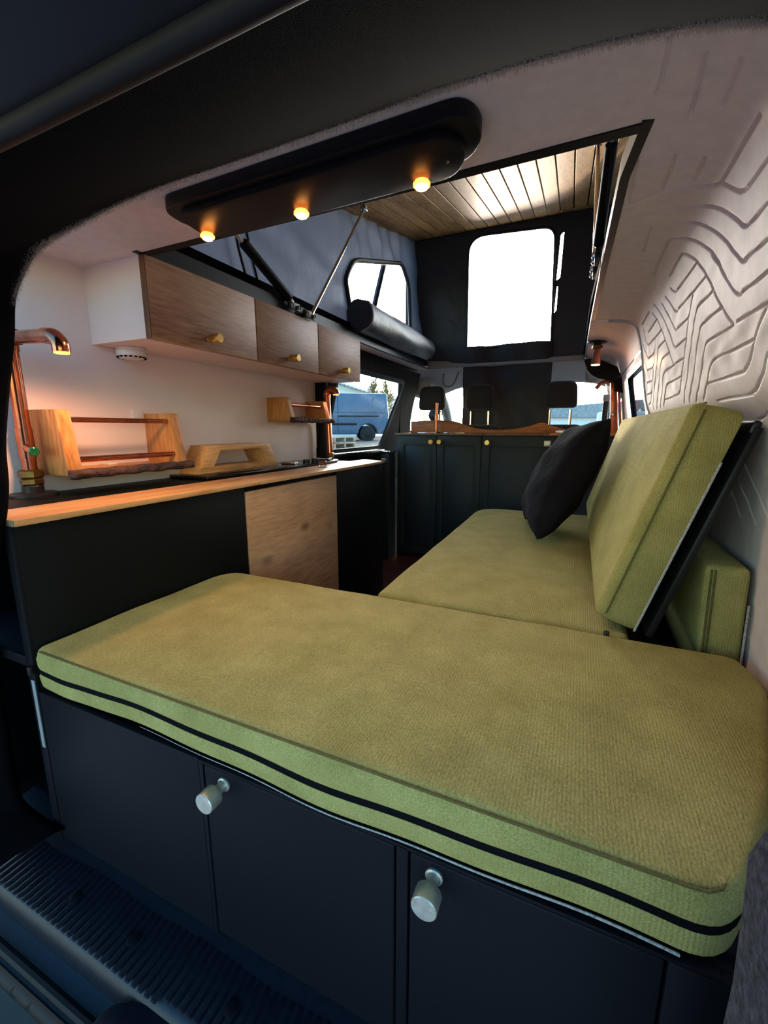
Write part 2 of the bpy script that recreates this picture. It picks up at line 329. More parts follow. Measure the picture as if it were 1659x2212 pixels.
# right-hand lining: one vinyl sheet that runs from the roof opening over the curve and down the side, with pressed channels
PROF = [(.27,2.475),(.46,2.455),(.695,2.415),(.885,2.345),(1.006,2.235),(1.09,2.016),(1.157,1.713),(1.225,1.309),(1.313,.797),(1.43,.383),(1.67,.03),(1.76,-.5),(1.82,-1.2),(1.86,-2.4),(1.88,-3.4)]
PS = np.array([(p.x, p.y) for p in catmull([(a, b, 0) for a, b in PROF], 12)])
PL = np.r_[0, np.cumsum(np.hypot(*np.diff(PS, axis=0).T))]
def prof_at(s): return np.interp(s, PL, PS[:, 0]), np.interp(s, PL, PS[:, 1])
GROOVES = [[(6.87,0.92),(6.7,1.02),(6.56,1.11),(6.36,1.27),(6.22,1.38),(6.12,1.47),(5.98,1.6),(5.86,1.72),(5.72,1.84),(5.59,1.96),(5.47,2.04),(5.4,2.08)],[(5.4,2.08),(5.8,2.08),(6.25,2.07),(6.38,2.08),(6.46,2.11),(6.57,2.2),(6.68,2.32),(6.92,2.5),(7.32,2.72)],[(5.99,1.23),(5.8,1.39),(5.58,1.59),(5.4,1.75),(5.33,1.8),(5.27,1.83),(5.18,1.86),(5.09,1.85),(4.82,1.86),(4.54,1.86)],[(5.26,1.48),(5.16,1.56),(5.06,1.61),(4.95,1.63),(4.84,1.62)],[(6.55,1.12),(7.05,1.12),(7.72,1.11)],[(8.09,0.98),(7.93,1.07),(7.78,1.12)],[(6.23,1.37),(6.93,1.37),(7.77,1.36)],[(8.52,0.99),(8.21,1.19),(8.0,1.33),(7.84,1.38)],[(6.92,1.4),(7.03,1.48),(7.18,1.6),(7.91,1.6)],[(8.86,1.01),(8.63,1.19),(8.27,1.45),(8.09,1.57),(7.95,1.62)],[(5.97,1.6),(6.3,1.59),(6.61,1.59),(6.76,1.62),(6.86,1.71),(7.06,1.9),(7.43,2.28),(8.04,2.7)],[(7.21,1.63),(7.39,1.84),(7.62,2.08),(7.86,2.32),(8.07,2.46),(8.18,2.52),(8.4,2.55),(9.42,2.56)],[(5.72,1.84),(6.07,1.83),(6.46,1.83),(6.6,1.85),(6.7,1.92),(6.96,2.18),(7.21,2.42),(7.69,2.71)],[(4.87,2.31),(5.45,2.31),(6.02,2.3),(6.18,2.31),(6.28,2.35),(6.42,2.43),(6.58,2.55),(6.93,2.72)],[(6.56,2.54),(5.36,2.55),(5.21,2.53),(5.12,2.5),(5.07,2.47),(4.92,2.34),(4.76,2.22),(4.6,2.12),(4.56,2.08)],[(6.4,2.77),(5.35,2.78),(5.23,2.76),(5.12,2.74),(4.95,2.67),(4.81,2.6),(4.65,2.47)],[(4.59,2.09),(5.3,2.07)],[(7.44,1.84),(8.08,1.84)],[(8.11,1.85),(8.28,1.77),(8.41,1.66),(8.74,1.37),(9.02,1.18),(9.31,0.96),(9.48,0.86)],[(7.61,2.08),(8.21,2.07)],[(8.25,2.09),(8.42,2.01),(8.62,1.85),(8.91,1.6),(9.18,1.37),(9.5,1.12),(9.83,0.93)],[(8.28,2.08),(9.0,2.08),(9.24,2.11),(9.39,2.2),(9.61,2.41),(10.17,2.68)],[(8.62,1.84),(9.24,1.84),(9.47,1.88),(9.6,1.98),(9.92,2.3),(10.57,2.68)],[(8.89,1.6),(9.54,1.59),(9.73,1.66),(9.95,1.91),(11.02,2.68)],[(7.89,2.31),(8.93,2.31),(9.16,2.35),(9.28,2.43),(9.72,2.67)],[(9.5,1.12),(10.6,1.13)],[(9.16,1.37),(10.73,1.36)],[(9.88,1.4),(10.1,1.6),(10.84,1.61)],[(10.09,1.63),(10.34,1.84),(11.16,1.82)],[(10.37,1.85),(10.56,2.08),(11.34,2.07)],[(10.58,2.09),(10.83,2.31),(11.46,2.32)],[(10.84,2.33),(11.12,2.49),(11.45,2.55)],[(11.11,0.95),(11.05,1.21),(10.72,1.38)],[(11.52,1.22),(11.26,1.4),(10.89,1.62)],[(10.04,0.85),(11.1,0.86)],[(11.44,1.61),(11.16,1.83)],[(4.43,1.1),(4.69,1.1),(4.81,1.1),(4.89,1.09),(4.99,1.06),(5.08,1.01),(5.19,0.93),(5.33,0.82),(5.47,0.75),(5.66,0.58),(5.74,0.47),(5.81,0.33),(6.07,0.09)],[(4.38,0.81),(4.84,0.81),(5.33,0.81)],[(4.49,1.38),(4.85,1.37),(4.94,1.36),(5.03,1.32),(5.21,1.19),(5.48,1.0),(5.74,0.84),(5.94,0.72),(6.13,0.52),(6.3,0.32),(6.48,0.13)],[(4.52,1.63),(4.98,1.61),(5.06,1.61),(5.16,1.56),(5.3,1.45),(5.52,1.26),(5.8,1.07),(6.06,0.9),(6.43,0.65),(6.6,0.43),(6.7,0.35),(6.95,0.34),(7.52,0.35)],[(5.56,1.59),(5.77,1.39),(5.93,1.24),(6.18,1.08),(6.42,0.93),(6.77,0.73),(6.91,0.63),(7.05,0.59),(7.36,0.59),(8.4,0.61)],[(6.78,0.97),(7.0,0.86),(7.18,0.83),(7.94,0.84)],[(5.11,0.33),(5.4,0.33),(5.78,0.32)],[(5.13,0.57),(5.49,0.57),(5.59,0.55)],[(5.16,0.07),(5.94,0.09)],[(3.73,0.07),(4.04,0.07),(4.26,0.06)],[(3.94,0.3),(4.35,0.33),(4.55,0.33)],[(4.01,0.52),(4.48,0.53)],[(5.08,0.04),(5.23,0.08),(6.01,0.1)],[(6.25,3.48),(5.44,4.04)],[(6.47,3.69),(5.73,4.18)],[(6.73,3.87),(6.2,4.18)],[(5.24,2.99),(5.48,3.05),(5.61,3.07)]]
ys = np.arange(2.5, 11.76, .0125); ss = np.r_[np.arange(0, 4.3, .0125), np.arange(4.3, PL[-1], .06), PL[-1]]
YY, SS = np.meshgrid(ys, ss); D = np.full(YY.shape, 9.0)
for g in GROOVES:
    if len(g) > 2: g = [(p.x, p.y) for p in catmull([(a, b, 0) for a, b in g], 5)]
    for (ya, sa), (yb, sb) in zip(g, g[1:]):
        j0, j1 = np.searchsorted(ys, [min(ya, yb)-.1, max(ya, yb)+.1]); i0, i1 = np.searchsorted(ss, [min(sa, sb)-.1, max(sa, sb)+.1])
        y_, s_ = YY[i0:i1, j0:j1], SS[i0:i1, j0:j1]; dy, ds = yb-ya, sb-sa; q = max(dy*dy+ds*ds, 1e-9)
        t = np.clip(((y_-ya)*dy+(s_-sa)*ds)/q, 0, 1)
        D[i0:i1, j0:j1] = np.minimum(D[i0:i1, j0:j1], np.hypot(y_-ya-t*dy, s_-sa-t*ds))
dep = .028*(1-sstep((D-.004)/.016))
dep *= np.where(SS < .75, .75, 1)                      # the channels are shallow on the flat of the roof
lump = .006*np.sin(YY*9+2*np.sin(SS*7))*np.sin(SS*11+YY*3)*sstep((SS-1)/.5)
X_, Z_ = prof_at(SS); tx, tz = np.gradient(PS[:, 0], PL), np.gradient(PS[:, 1], PL)
nx = -np.interp(SS, PL, tz); nz = np.interp(SS, PL, tx)
roof_in = np.interp(ys, [2.5, 4.6, 5.4, 7.9, 12], [.27, .27, .17, .11, .03])      # inner edge follows the opening
k0 = np.clip(1-SS/.3, 0, 1)
X_ = X_+k0*(roof_in[None, :]-.27)
npgrid('wall_right', np.stack([X_+nx*(dep+lump), YY, Z_+nz*(dep+lump)], -1), 'lining', kind='structure', smooth=50)
# cut end of the lining beyond the seat: a rolled edge standing a little proud of the metal
PO = [(x+.10 if i > 1 else x, z+.05) for i, (x, z) in enumerate(PROF)]
e = NB(); tube(e, [(x+.02, 11.76, z) for x, z in PS[8:150:4]], .05, 8); struct('trim_1', e, 'lining')
# smooth lining past it, up to the cab
w2 = np.array([(p.x, p.y) for p in catmull([(a, b, 0) for a, b in [(.03,2.46),(.3,2.45),(.6,2.4),(.86,2.3),(1.05,2.1),(1.17,1.75),(1.25,1.3),(1.33,.8),(1.41,.3),(1.5,-.2),(1.68,-1.4),(1.84,-2.6)]], 6)])
def w2x(z): return np.interp(-z, -w2[:, 1], w2[:, 0])
yy = np.linspace(11.7, 17.6, 40); up = w2[w2[:, 1] > 1.76]; lo = w2
A = np.array([[(x, y, z) for x, z in up] for y in yy]); npgrid('ceiling.001', A, 'lining', kind='structure')
hole = rpoly([(11.95, -.25), (15.3, -.25), (15.75, 1.62), (11.95, 1.62)], .18)
bm = sheet([(11.7, -2.6), (17.6, -2.6), (17.6, 1.77), (11.7, 1.77)], 'x', lambda p: float(w2x(p[1])), [hole])
bmesh.ops.subdivide_edges(bm, edges=[e for e in bm.edges if e.calc_length() > .6], cuts=6)
for v in bm.verts: v.co.x = float(w2x(v.co.z))
struct('wall_right.001', bm, 'lining')
wn = thing('window_2', (1.4, 13.6, -.3), 'dark tinted sliding door window behind the grooved white wall lining', 'window'); wn['kind'] = 'structure'
h2 = rpoly([(12.1, -.12), (15.15, -.12), (15.55, 1.5), (12.1, 1.5)], .15); h0 = rpoly([(11.85, -.36), (15.42, -.36), (15.9, 1.72), (11.85, 1.72)], .2)
n_ = min(len(h2), len(h0)); b = NB()
pr = prism(NB(), h0, 'x', -.05, .1, [h2])
for v in pr.verts: v.co.x += float(w2x(v.co.z))+.05
obj('window_frame', pr, 'gloss', wn)
bm = sheet(h2, 'x', 0);
for v in bm.verts: v.co.x = float(w2x(v.co.z))+.06
obj('pane', bm, 'tint', wn)
# ceiling lining: a sheet with the roof opening cut out
AP = [(-5.9, 4.72), (-5.97, 11), (-6.02, 17.9), (-.05, 18.0), (.03, 12), (.11, 7.9), (.17, 5.4), (.27, 4.6)]
b = sheet([(-7.4, 2.4), (.27, 2.4), (.27, 4.6), (-5.9, 4.72), (-5.97, 11), (-6.02, 18.3), (-7.4, 18.3)], 'z', 2.475)
struct('ceiling', b, 'lining', smooth=0)
# side walls
struct('wall_left', BX(-7.5, -7.3, 2.5, 11.25, -5.2, 2.5, .01), 'panel')
def lx(z): return -7.32+max(0, z+.7)*.24
lh = rpoly([(11.75, -.66), (15.85, -.66), (16.85, 1.78), (11.75, 1.78)], .28)
b = sheet([(11.2, -2.2), (18.6, -2.2), (18.6, 2.5), (11.2, 2.5)], 'x', -7.3, [lh])
bmesh.ops.subdivide_edges(b, edges=[e for e in b.edges if e.calc_length() > .8], cuts=5)
for v in b.verts: v.co.x = lx(v.co.z)
struct('wall_left.001', b, 'btrim')
struct('wall_left.002', BX(-7.5, -7.3, 11.2, 18.6, -5.2, -2.15, .01), 'btrim')
wl = thing('window_1', (-7.3, 13.8, -.7), 'side window behind the kitchen worktop with a blue van outside', 'window'); wl['kind'] = 'structure'
l0 = rpoly([(11.6, -.82), (16.0, -.82), (17.05, 1.93), (11.6, 1.93)], .34)
f = prism(NB(), l0, 'x', -.06, .03, [lh])
for v in f.verts: v.co.x += lx(v.co.z)
obj('window_frame', f, 'rubber', wl)
f = sheet(lh, 'x', 0)
for v in f.verts: v.co.x = lx(v.co.z)-.02
obj('pane', f, 'glass', wl)
struct('trim_2', BX(-7.32, -6.98, 11.22, 11.62, -.93, 1.4, .04), 'trimblack', label='black pillar trim at the end of the white wall')
struct('window_sill', BX(-7.3, -7.0, 11.4, 15.7, -1.0, -.78, .05), 'gloss')
# floor, sill plate, bumper
struct('floor', BX(-7.5, 2.3, 2.3, 24, -5.35, -5.2, 0), 'floorwood')
# roof opening: black board frame with a carpet strip above
fr = NB()
def strip(bm, P, z0, z1, w):
    for (xa, ya), (xb, yb) in zip(P, P[1:]):
        d = Vector((xb-xa, yb-ya)).normalized(); n = Vector((-d.y, d.x))*w
        V = [bm.verts.new((x+k*n.x, y+k*n.y, z)) for z in (z0, z1) for (x, y) in ((xa, ya), (xb, yb)) for k in (0, 1)]
        for q in ((0,1,3,2), (4,6,7,5), (0,2,6,4), (1,5,7,3), (0,4,5,1), (2,3,7,6)): bm.faces.new([V[i] for i in q])
AP_IN = [(-5.78, 4.9), (-5.86, 11), (-5.92, 17.8)]
strip(fr, [(-5.9, 4.62), (-5.97, 11), (-6.02, 18.0)], 2.465, 2.7, .1)
strip(fr, [(-.05, 18.0), (.03, 12), (.11, 7.9), (.17, 5.4), (.27, 4.55)], 2.462, 2.66, .09)
strip(fr, [(.3, 4.7), (-2.9, 4.78), (-5.95, 4.82)], 2.46, 2.66, .12)
bmesh.ops.recalc_face_normals(fr, faces=fr.faces)
struct('trim_3', fr, 'trimblack', label='black board edging of the roof opening')
c = NB(); strip(c, [(-6.06, 4.6), (-6.12, 11), (-6.18, 18.0)], 2.66, 2.93, .14); strip(c, [(-.0, 18), (.1, 11), (.34, 4.6)], 2.62, 2.8, -.1); strip(c, [(.3, 4.6), (-6, 4.66)], 2.62, 2.95, .12)
bmesh.ops.recalc_face_normals(c, faces=c.faces); struct('trim_4', c, 'carpet', label='black carpet strip along the foot of the tent canvas')
fs = NB(); prism(fs, [(-6.0, 2.44), (-.05, 2.44), (-.05, 2.62), (-1.15, 2.62), (-1.3, 2.56), (-4.2, 2.56), (-4.9, 2.62), (-5.1, 2.7), (-6.0, 2.76)], 'y', 17.75, 18.0, bev=.02)
struct('trim_5', fs, 'headliner', label='grey front lip of the roof opening above the cab')
# pop-top roof with oak boards
def rz(y): return 7.55+.2126*(y-18)
rf = NB()
gaps = [-.364-.423*k for k in range(-4, 17)]
for a, bb in zip(gaps[1:], gaps):
    P = [(a+.012, 3.7), (bb-.012, 3.7), (bb-.012, 18.25), (a+.012, 18.25)]
    q = box(NB(), a+.019, bb-.019, 3.7, 18.25, -.06, 0, .004, 1)
    for v in q.verts: v.co.z += rz(v.co.y); v.co.x -= .033*(v.co.y-18)
    merge(rf, q)
roof = thing('pop_top_roof', (-2.85, 11, rz(11)), 'raised pop-top roof lined with oak boards', 'roof'); roof['kind'] = 'structure'
obj('planked_lining', rf, 'plank', roof)
q = box(NB(), -7.4, 1.9, 3.5, 18.5, -.006, .4, .005); box(q, -7.4, 1.9, 18.06, 18.5, -.1, 0, .005)
for v in q.verts: v.co.z += rz(v.co.y)
obj('shell', q, 'dark', roof)
# tent canvas
cv = thing('tent_canvas', (-2.85, 11, 2.7), 'blue-black tent canvas of the raised pop-top roof with two window openings', 'canvas'); cv['kind'] = 'structure'
def cxl(y, z): t = (z-2.8)/max(.3, rz(y)-2.8); return -6.26-.5*t-.0*(y)
def wr(y, z):
    k = .6*sstep(np.clip((z-(3.2+.28*(y-9)))/1.2, 0, 1))*sstep((y-10.5)/3)
    return .07*k*np.sin(y*6.5+z*1.4)+.035*np.sin(y*1.7+z*2.3+np.sin(z*3))+.05*math.exp(-((y-7.35)/.14)**2)-.05*math.exp(-((y-7.05)/.1)**2)
lw = rpoly([(11.65, 2.98), (16.6, 2.98), (16.9, 5.55), (16.3, 6.1), (12.1, 4.85), (11.55, 3.9)], [.2, .3, .5, .3, .6, .4])
ol = [(4.5, 2.75), (18.05, 2.75)]+[(y, rz(y)-.03) for y in np.linspace(18.05, 4.5, 12)]
b = sheet(ol, 'x', 0, [lw])
# regular grid for soft folds, joined round the window opening
cells = NB(); ny, nz_ = 150, 56; pts = {}
from mathutils.geometry import intersect_point_quad_2d
def inside(p, poly):
    c_ = False; j = len(poly)-1
    for i in range(len(poly)):
        a, d = poly[i], poly[j]
        if (a[1] > p[1]) != (d[1] > p[1]) and p[0] < (d[0]-a[0])*(p[1]-a[1])/(d[1]-a[1])+a[0]: c_ = not c_
        j = i
    return c_
b.free()
gy = np.linspace(4.5, 18.05, ny)
V = {}
for i, y in enumerate(gy):
    for j in range(nz_):
        z = 2.75+(rz(y)-.03-2.75)*j/(nz_-1); V[i, j] = (y, z)
VV = {}
def gv(i, j):
    if (i, j) not in VV:
        y, z = V[i, j]; VV[i, j] = cells.verts.new((cxl(y, z)+wr(y, z), y, z))
    return VV[i, j]
for i in range(ny-1):
    for j in range(nz_-1):
        y = (V[i, j][0]+V[i+1, j][0])/2; z = (V[i, j][1]+V[i+1, j+1][1])/2
        if not inside((y, z), lw): cells.faces.new((gv(i, j), gv(i+1, j), gv(i+1, j+1), gv(i, j+1)))
obj('left_panel', cells, 'canvas', cv, smooth=60)
pp = NB(); tube(pp, [(cxl(p[0], p[1])+wr(p[0], p[1])+.03, p[0], p[1]) for p in lw], .075, 8, closed=True); obj('window_piping', pp, 'piping', cv)
for ys_ in (7.22, 7.58):
    zz = np.linspace(2.8, rz(ys_)-.1, 16); obj('zip_seam', TB([(cxl(ys_, z)+wr(ys_, z)+.02, ys_+.03*math.sin(z*3), z) for z in zz], .028, 6), 'piping', cv)
vb = sheet(lw, 'x', 0)
for v in vb.verts: v.co.x = cxl(v.co.y, v.co.z)-.06
obj('clear_vinyl_window', vb, 'vinyl', cv)
obj('reflection_bar', TB([(-6.75, 13.6, 2.9), (-6.9, 15.4, 5.9)], .1, 6), 'trimblack', cv)  # added dark bar standing in for a reflection in the vinyl window
# rolled-up window cover lying along the foot of the left canvas
rl = NB(); n = 40
for k, y in enumerate(np.linspace(11.45, 17.1, n)):
    pass
sp = lambda y, a: .5*(1+.12*math.cos(a*2+.6)+.03*math.sin(5*a+y*2))*(1-.12*sstep((y-15.6)/1.4))
R_ = [[rl.verts.new((-5.88+sp(y, a)*math.cos(a)*.8, y+.1*math.sin(a), 3.12+sp(y, a)*math.sin(a))) for a in np.linspace(0, 2*math.pi, 28, endpoint=False)] for y in np.linspace(11.4, 17.2, n)]
for i in range(n-1):
    for k in range(28): rl.faces.new((R_[i][k], R_[i][(k+1) % 28], R_[i+1][(k+1) % 28], R_[i+1][k]))
rl.faces.new(R_[0][::-1]); rl.faces.new(R_[-1]); bmesh.ops.recalc_face_normals(rl, faces=rl.faces)
ro = obj('rolled_window_cover', rl, 'roll', cv)
obj('cover_edge', TB([v.co.copy() if False else (-5.88+sp(11.4, a)*math.cos(a)*.8, 11.4+.1*math.sin(a)-.01, 3.12+sp(11.4, a)*math.sin(a)) for a in np.linspace(-1.2, .9, 14)], .022, 6), 'felt', ro)
# front panel with the open window
fw = rpoly([(-4.43, 3.2), (-1.22, 3.08), (-1.35, 7.12), (-4.5, 7.28)], [.05, .05, .45, .7])
slit = rpoly([(-1.2, 5.3), (-1.08, 5.4), (-1.05, 6.9), (-1.16, 6.8)], .04); slit2 = rpoly([(-1.2, 4.2), (-1.13, 4.3), (-1.13, 5.1), (-1.17, 5.1)], .02)
b = sheet([(-7.1, 2.6), (1.6, 2.6), (1.6, 7.52), (-7.1, 7.52)], 'y', 18.02, [fw, slit, slit2]); obj('front_panel', b, 'canvasf', cv, smooth=0)
obj('front_window_piping', TB([(p[0], 17.99, p[1]) for p in fw], .045, 8, closed=True), 'piping', cv)
A = np.array([[(x+.05*math.sin(z*2.2)*(1 if x < -3 else 0), 17.86+.1*math.sin(x*2.3+z)+.05*math.sin(x*5+z*2)+.12*t, z) for x in np.linspace(-4.5+.05*math.sin(t*6), -1.12, 30)] for t, z in zip(np.linspace(0, 1, 24), np.linspace(3.22, -.7, 24))])
fl = NB(); grid(fl, A); obj('hanging_window_flap', fl, 'canvasf', cv, smooth=60)
b = NB()
Vr = [b.verts.new(p) for p in ((.35, 4.5, 2.7), (.35, 18.05, 2.7), (1.3, 18.05, 7.55), (1.3, 4.5, rz(4.5)))]; b.faces.new(Vr); bmesh.ops.subdivide_edges(b, edges=b.edges[:], cuts=20, use_grid_fill=True)
for v in b.verts: v.co.x += .06*math.sin(v.co.y*4+v.co.z*2)
obj('right_panel', b, 'canvas', cv, smooth=60)
b = NB(); Vr = [b.verts.new(p) for p in ((-6.3, 4.45, 2.75), (.4, 4.45, 2.75), (1.3, 4.45, rz(4.45)), (-6.8, 4.45, rz(4.45)))]; b.faces.new(Vr); obj('rear_panel', b, 'canvas', cv)
# gas struts
def strut(base, top, rtop, nm_l, r=.095, frac=.78, bx=.03):
    t = thing('gas_strut', base, nm_l, 'gas strut', 'struts of the pop-top roof'); B, T = Vector(base), Vector(top); d = T-B
    obj('cylinder', TB([B+d*.1, B+d*.12, B+d*frac, B+d*(frac+.02)], [r*.6, r, r, r*.6]), 'gloss', t)
    obj('rod', TB([B+d*.06, T-d*.03], r*.45), 'steel', t)
    br = obj('bracket', box(NB(), B.x-bx, B.x+bx, B.y-.28, B.y+.12, B.z-.09, B.z+.07, .02), 'iron', t)
    s = 1 if B.x < -3 else -1
    for dy in (-.2, .06): obj('bolt', LT((B.x+s*bx, B.y+dy, B.z-.02), (s, 0, 0), [(.05, 0), (.05, .03), (.03, .045)], 10), 'chrome', br)
    obj('bracket', box(NB(), T.x-.05, T.x+.05, T.y-.12, T.y+.12, T.z-.06, T.z+.1, .02), 'iron', t)
    return t
def stay(base, top, label):
    t = thing('roof_stay', base, label, 'stay', 'stays of the pop-top roof'); B, T = Vector(base), Vector(top)
    obj('rod', TB([B, T], .042), 'chrome', t)
    s = 1 if B.x < -3 else -1
    br = obj('bracket', box(NB(), B.x-.03, B.x+.03, B.y-.3, B.y+.12, B.z-.1, B.z+.06, .02), 'iron', t)
    for dy in (-.22, .06): obj('bolt', LT((B.x+s*.03, B.y+dy, B.z-.03), (s, 0, 0), [(.05, 0), (.05, .03), (.03, .045)], 10), 'chrome', br)
    obj('bracket', box(NB(), T.x-.08, T.x+.08, T.y-.1, T.y+.1, T.z-.04, T.z+.14, .02), 'chrome', t)
strut((-5.86, 8.35, 2.62), (-5.9, 6.4, 3.55), 0, 'black gas strut leaning back above the oak wall cabinets')
stay((-5.86, 8.95, 2.58), (-6.15, 12.3, 6.2), 'thin bright rod rising from the wall cabinets to the oak roof')
strut((.03, 8.1, 2.64), (.1, 6.35, 3.72), 0, 'black gas strut at the right edge of the roof opening', r=.075)
stay((.02, 8.6, 2.6), (-.12, 11.6, 6.1), 'thin rod at the right edge of the roof opening')
# ------------------------------------------------------------------ rear opening: carpeted surround, sill, tailgate
LIP = [(-5.16,2.25,-4.594),(-5.57,2.25,-4.588),(-5.94,2.25,-4.527),(-6.05,2.25,-4.27),(-6.01,2.25,-3.68),(-5.975,2.25,-3.05),(-5.75,2.25,-2.13),(-5.4,2.25,-1.29),(-5.3,2.35,-.66),(-5.46,2.48,-.11),(-5.5,2.7,.835),(-5.56,2.83,1.37),(-5.38,3.0,1.82),(-4.76,3.0,1.936),(-3.735,3.0,2.041),(-2.39,3.0,2.06),(-1.347,3.0,2.079),(-.82,3.0,2.089),(-.17,3.0,2.061),(.367,3.0,1.997),(.652,3.0,1.926),(.95,2.9,1.75),(1.2,2.75,1.3),(1.38,2.55,.4),(1.4,2.4,-.6),(1.35,2.3,-1.3)]
LP = catmull(LIP, 6)
def seal_pt(p):
    # outer edge of the surround, where the rubber seal runs
    cx, cz = -2.6, -1.0
    t = min(1, max(0, (p.z+1.2)/3)); y = 1.62-.25*t
    x = cx+(p.x-cx)*1.12*(1-.1*t) if p.z < 1.3 else cx+(p.x-cx)*1.02
    return Vector((x, y, p.z*(1-.34*float(sstep(p.z/1.6)) if p.z > 0 else 1.0)-(0 if p.z > -4 else .1)))
NS = 14; rows = []
for p in LP:
    q = seal_pt(p); out = Vector((p.x+2.6, 0, p.z+.8)); out.normalize()
    row = [p+out*.5+Vector((0, .12, 0)), p+out*.12+Vector((0, .1, 0)), p+out*.03+Vector((0, .05, 0))]
    for t in np.linspace(0, 1, NS):
        c_ = p.lerp(q, t)-out*.10*math.sin(math.pi*t)*(1 if p.z > -1 else .3); row.append(c_)
    rows.append(row)
sur = thing('trim_6', (-2.6, 2.2, 2.0), 'black carpeted surround of the rear door opening', 'surround'); sur['kind'] = 'structure'
bm = NB(); grid(bm, np.array([[tuple(v) for v in r] for r in rows])); bmesh.ops.recalc_face_normals(bm, faces=bm.faces)
obj('carpet_lining', bm, 'carpet', sur, smooth=80)
# loose pile along the lower edge of the header
fz = NB()
for k in range(30000):
    i = random.uniform(0, 1); idx = int((.44+.42*i)*(len(LP)-2)); a, b = LP[idx], LP[idx+1]; p = a.lerp(b, random.random())
    t = random.random()**2*.12; q = seal_pt(p); base = p.lerp(q, t)+Vector((0, random.uniform(0, .06), random.uniform(0, .03)))
    d = Vector((random.gauss(0, .5), random.gauss(.1, .7), -.8)).normalized()*random.uniform(.012, .034); s = Vector((random.gauss(0, 1), random.gauss(0, 1), 0)).normalized()*.0018
    fz.faces.new([fz.verts.new(base-s), fz.verts.new(base+s), fz.verts.new(base+d)])
f_ = obj('carpet_pile', fz, 'lit_fuzz', sur, smooth=0); f_['kind'] = 'stuff'
SL = [seal_pt(p) for p in LP[18:]]
obj('door_seal', TB(SL, .055, 10), 'rubber', sur, smooth=60)
S2 = [v+Vector((0, -.16, .1 if v.z > 0 else 0)) for v in SL]; b = NB()
grid(b, np.array([[tuple(v), tuple(v+Vector((0, -.1, .02))), tuple(v+Vector((0, -.2, .14))), tuple(v+Vector((-.05, -.3, .2))), tuple(v+Vector((-.1, -.55, .22)))] for v in SL])); obj('painted_flange', b, 'gloss', sur, smooth=60)
obj('gutter_rim', TB([v+Vector((-.04, -.34, .2)) for v in SL], .03, 8), 'gloss', sur, smooth=60)
# raised tailgate overhead
tg = thing('tailgate', (-2.6, .8, 2.0), 'black tailgate raised overhead at the rear opening', 'tailgate')
mt = Matrix.Translation((0, 1.0, 1.56)) @ Matrix.Rotation(math.radians(-7), 4, 'X')
g = prism(NB(), rpoly([(-6.6, 0), (1.4, 0), (1.6, -5.2), (-6.8, -5.2)], .5), 'z', .0, .3, [rpoly([(-5.9, -.7), (.7, -.7), (.8, -3.2), (-6.0, -3.2)], .4)], bev=.04); bmesh.ops.transform(g, matrix=mt, verts=g.verts); obj('tailgate_panel', g, 'gloss', tg)
g = prism(NB(), rpoly([(-5.95, -.65), (.75, -.65), (.85, -3.25), (-6.05, -3.25)], .4), 'z', .2, .24); bmesh.ops.transform(g, matrix=mt, verts=g.verts); obj('rear_glass', g, 'gloss', tg)
for xx in (-5.4, -3.4):
    g = tube(NB(), [(xx, -.5, -.04), (xx+.7, -1.6, -.03), (xx+1.0, -3.0, -.04)], .03, 8); bmesh.ops.transform(g, matrix=mt, verts=g.verts); obj('trim_strip', g, 'rubber', tg)
# ribbed sill plate and bumper
sp_ = thing('sill_plate', (-2.6, 1.9, -5.0), 'ribbed black plastic sill plate at the rear door', 'sill plate')
pr_ = [(2.62, -4.78), (2.4, -4.80), (2.30, -4.82), (1.86, -4.83), (1.80, -4.84), (1.74, -4.88), (1.70, -4.96), (1.68, -5.06), (1.55, -5.1), (1.40, -5.12), (1.36, -5.2)]
b = NB(); grid(b, np.array([[(x, y, z) for y, z in pr_] for x in np.linspace(-6.4, 1.2, 60)])); bmesh.ops.recalc_face_normals(b, faces=b.faces); obj('plate', b, 'sill', sp_, smooth=60)
b = NB()
for k in range(88):
    x = -6.3+.085*k; y0 = 1.735 if k < 40 or k > 62 else 1.79
    box(b, x, x+.058, y0, 2.24+.015*math.sin(k*.35), -4.84, -4.812, .012, 2)
obj('ribs', b, 'sill', sp_)
for x, y in ((-4.42, 1.98), (-3.53, 1.98), (-2.3, 1.98)): obj('rivet_cap', LT((x, y, -4.815), (0, 0, 1), [(.06, 0), (.06, .014), (.045, .02)], 16), 'navy', sp_)
g = prism(NB(), rpoly([(-3.35, 1.62), (-2.95, 1.8), (-1.95, 1.8), (-1.6, 1.62), (-1.6, 1.2), (-3.35, 1.2)], .12), 'z', -5.12, -4.9, bev=.03); obj('latch_recess', g, 'sill', sp_)
obj('latch_hole', LT((-2.72, 1.5, -4.9), (0, 0, 1), [(.09, -.02), (.09, .012), (.06, .014)], 16), 'dark', sp_)
bp_ = thing('rear_bumper', (-2.6, 1.2, -5.4), 'dark rear bumper edge with rubber seal below the sill plate', 'bumper')
obj('sill_seal', TB([(-6.4, 1.5, -5.08), (1.2, 1.5, -5.08)], .05, 10), 'rubber', bp_)
b = NB(); grid(b, np.array([[(x, y, z) for y, z in ((1.42, -5.08), (1.36, -5.2), (1.2, -5.24), (1.14, -5.34), (1.1, -5.36), (1.02, -5.44), (.98, -5.7), (1.0, -6.6))] for x in np.linspace(-6.6, 1.3, 30)])); bmesh.ops.recalc_face_normals(b, faces=b.faces); obj('bumper_skin', b, 'gloss', bp_, smooth=50)
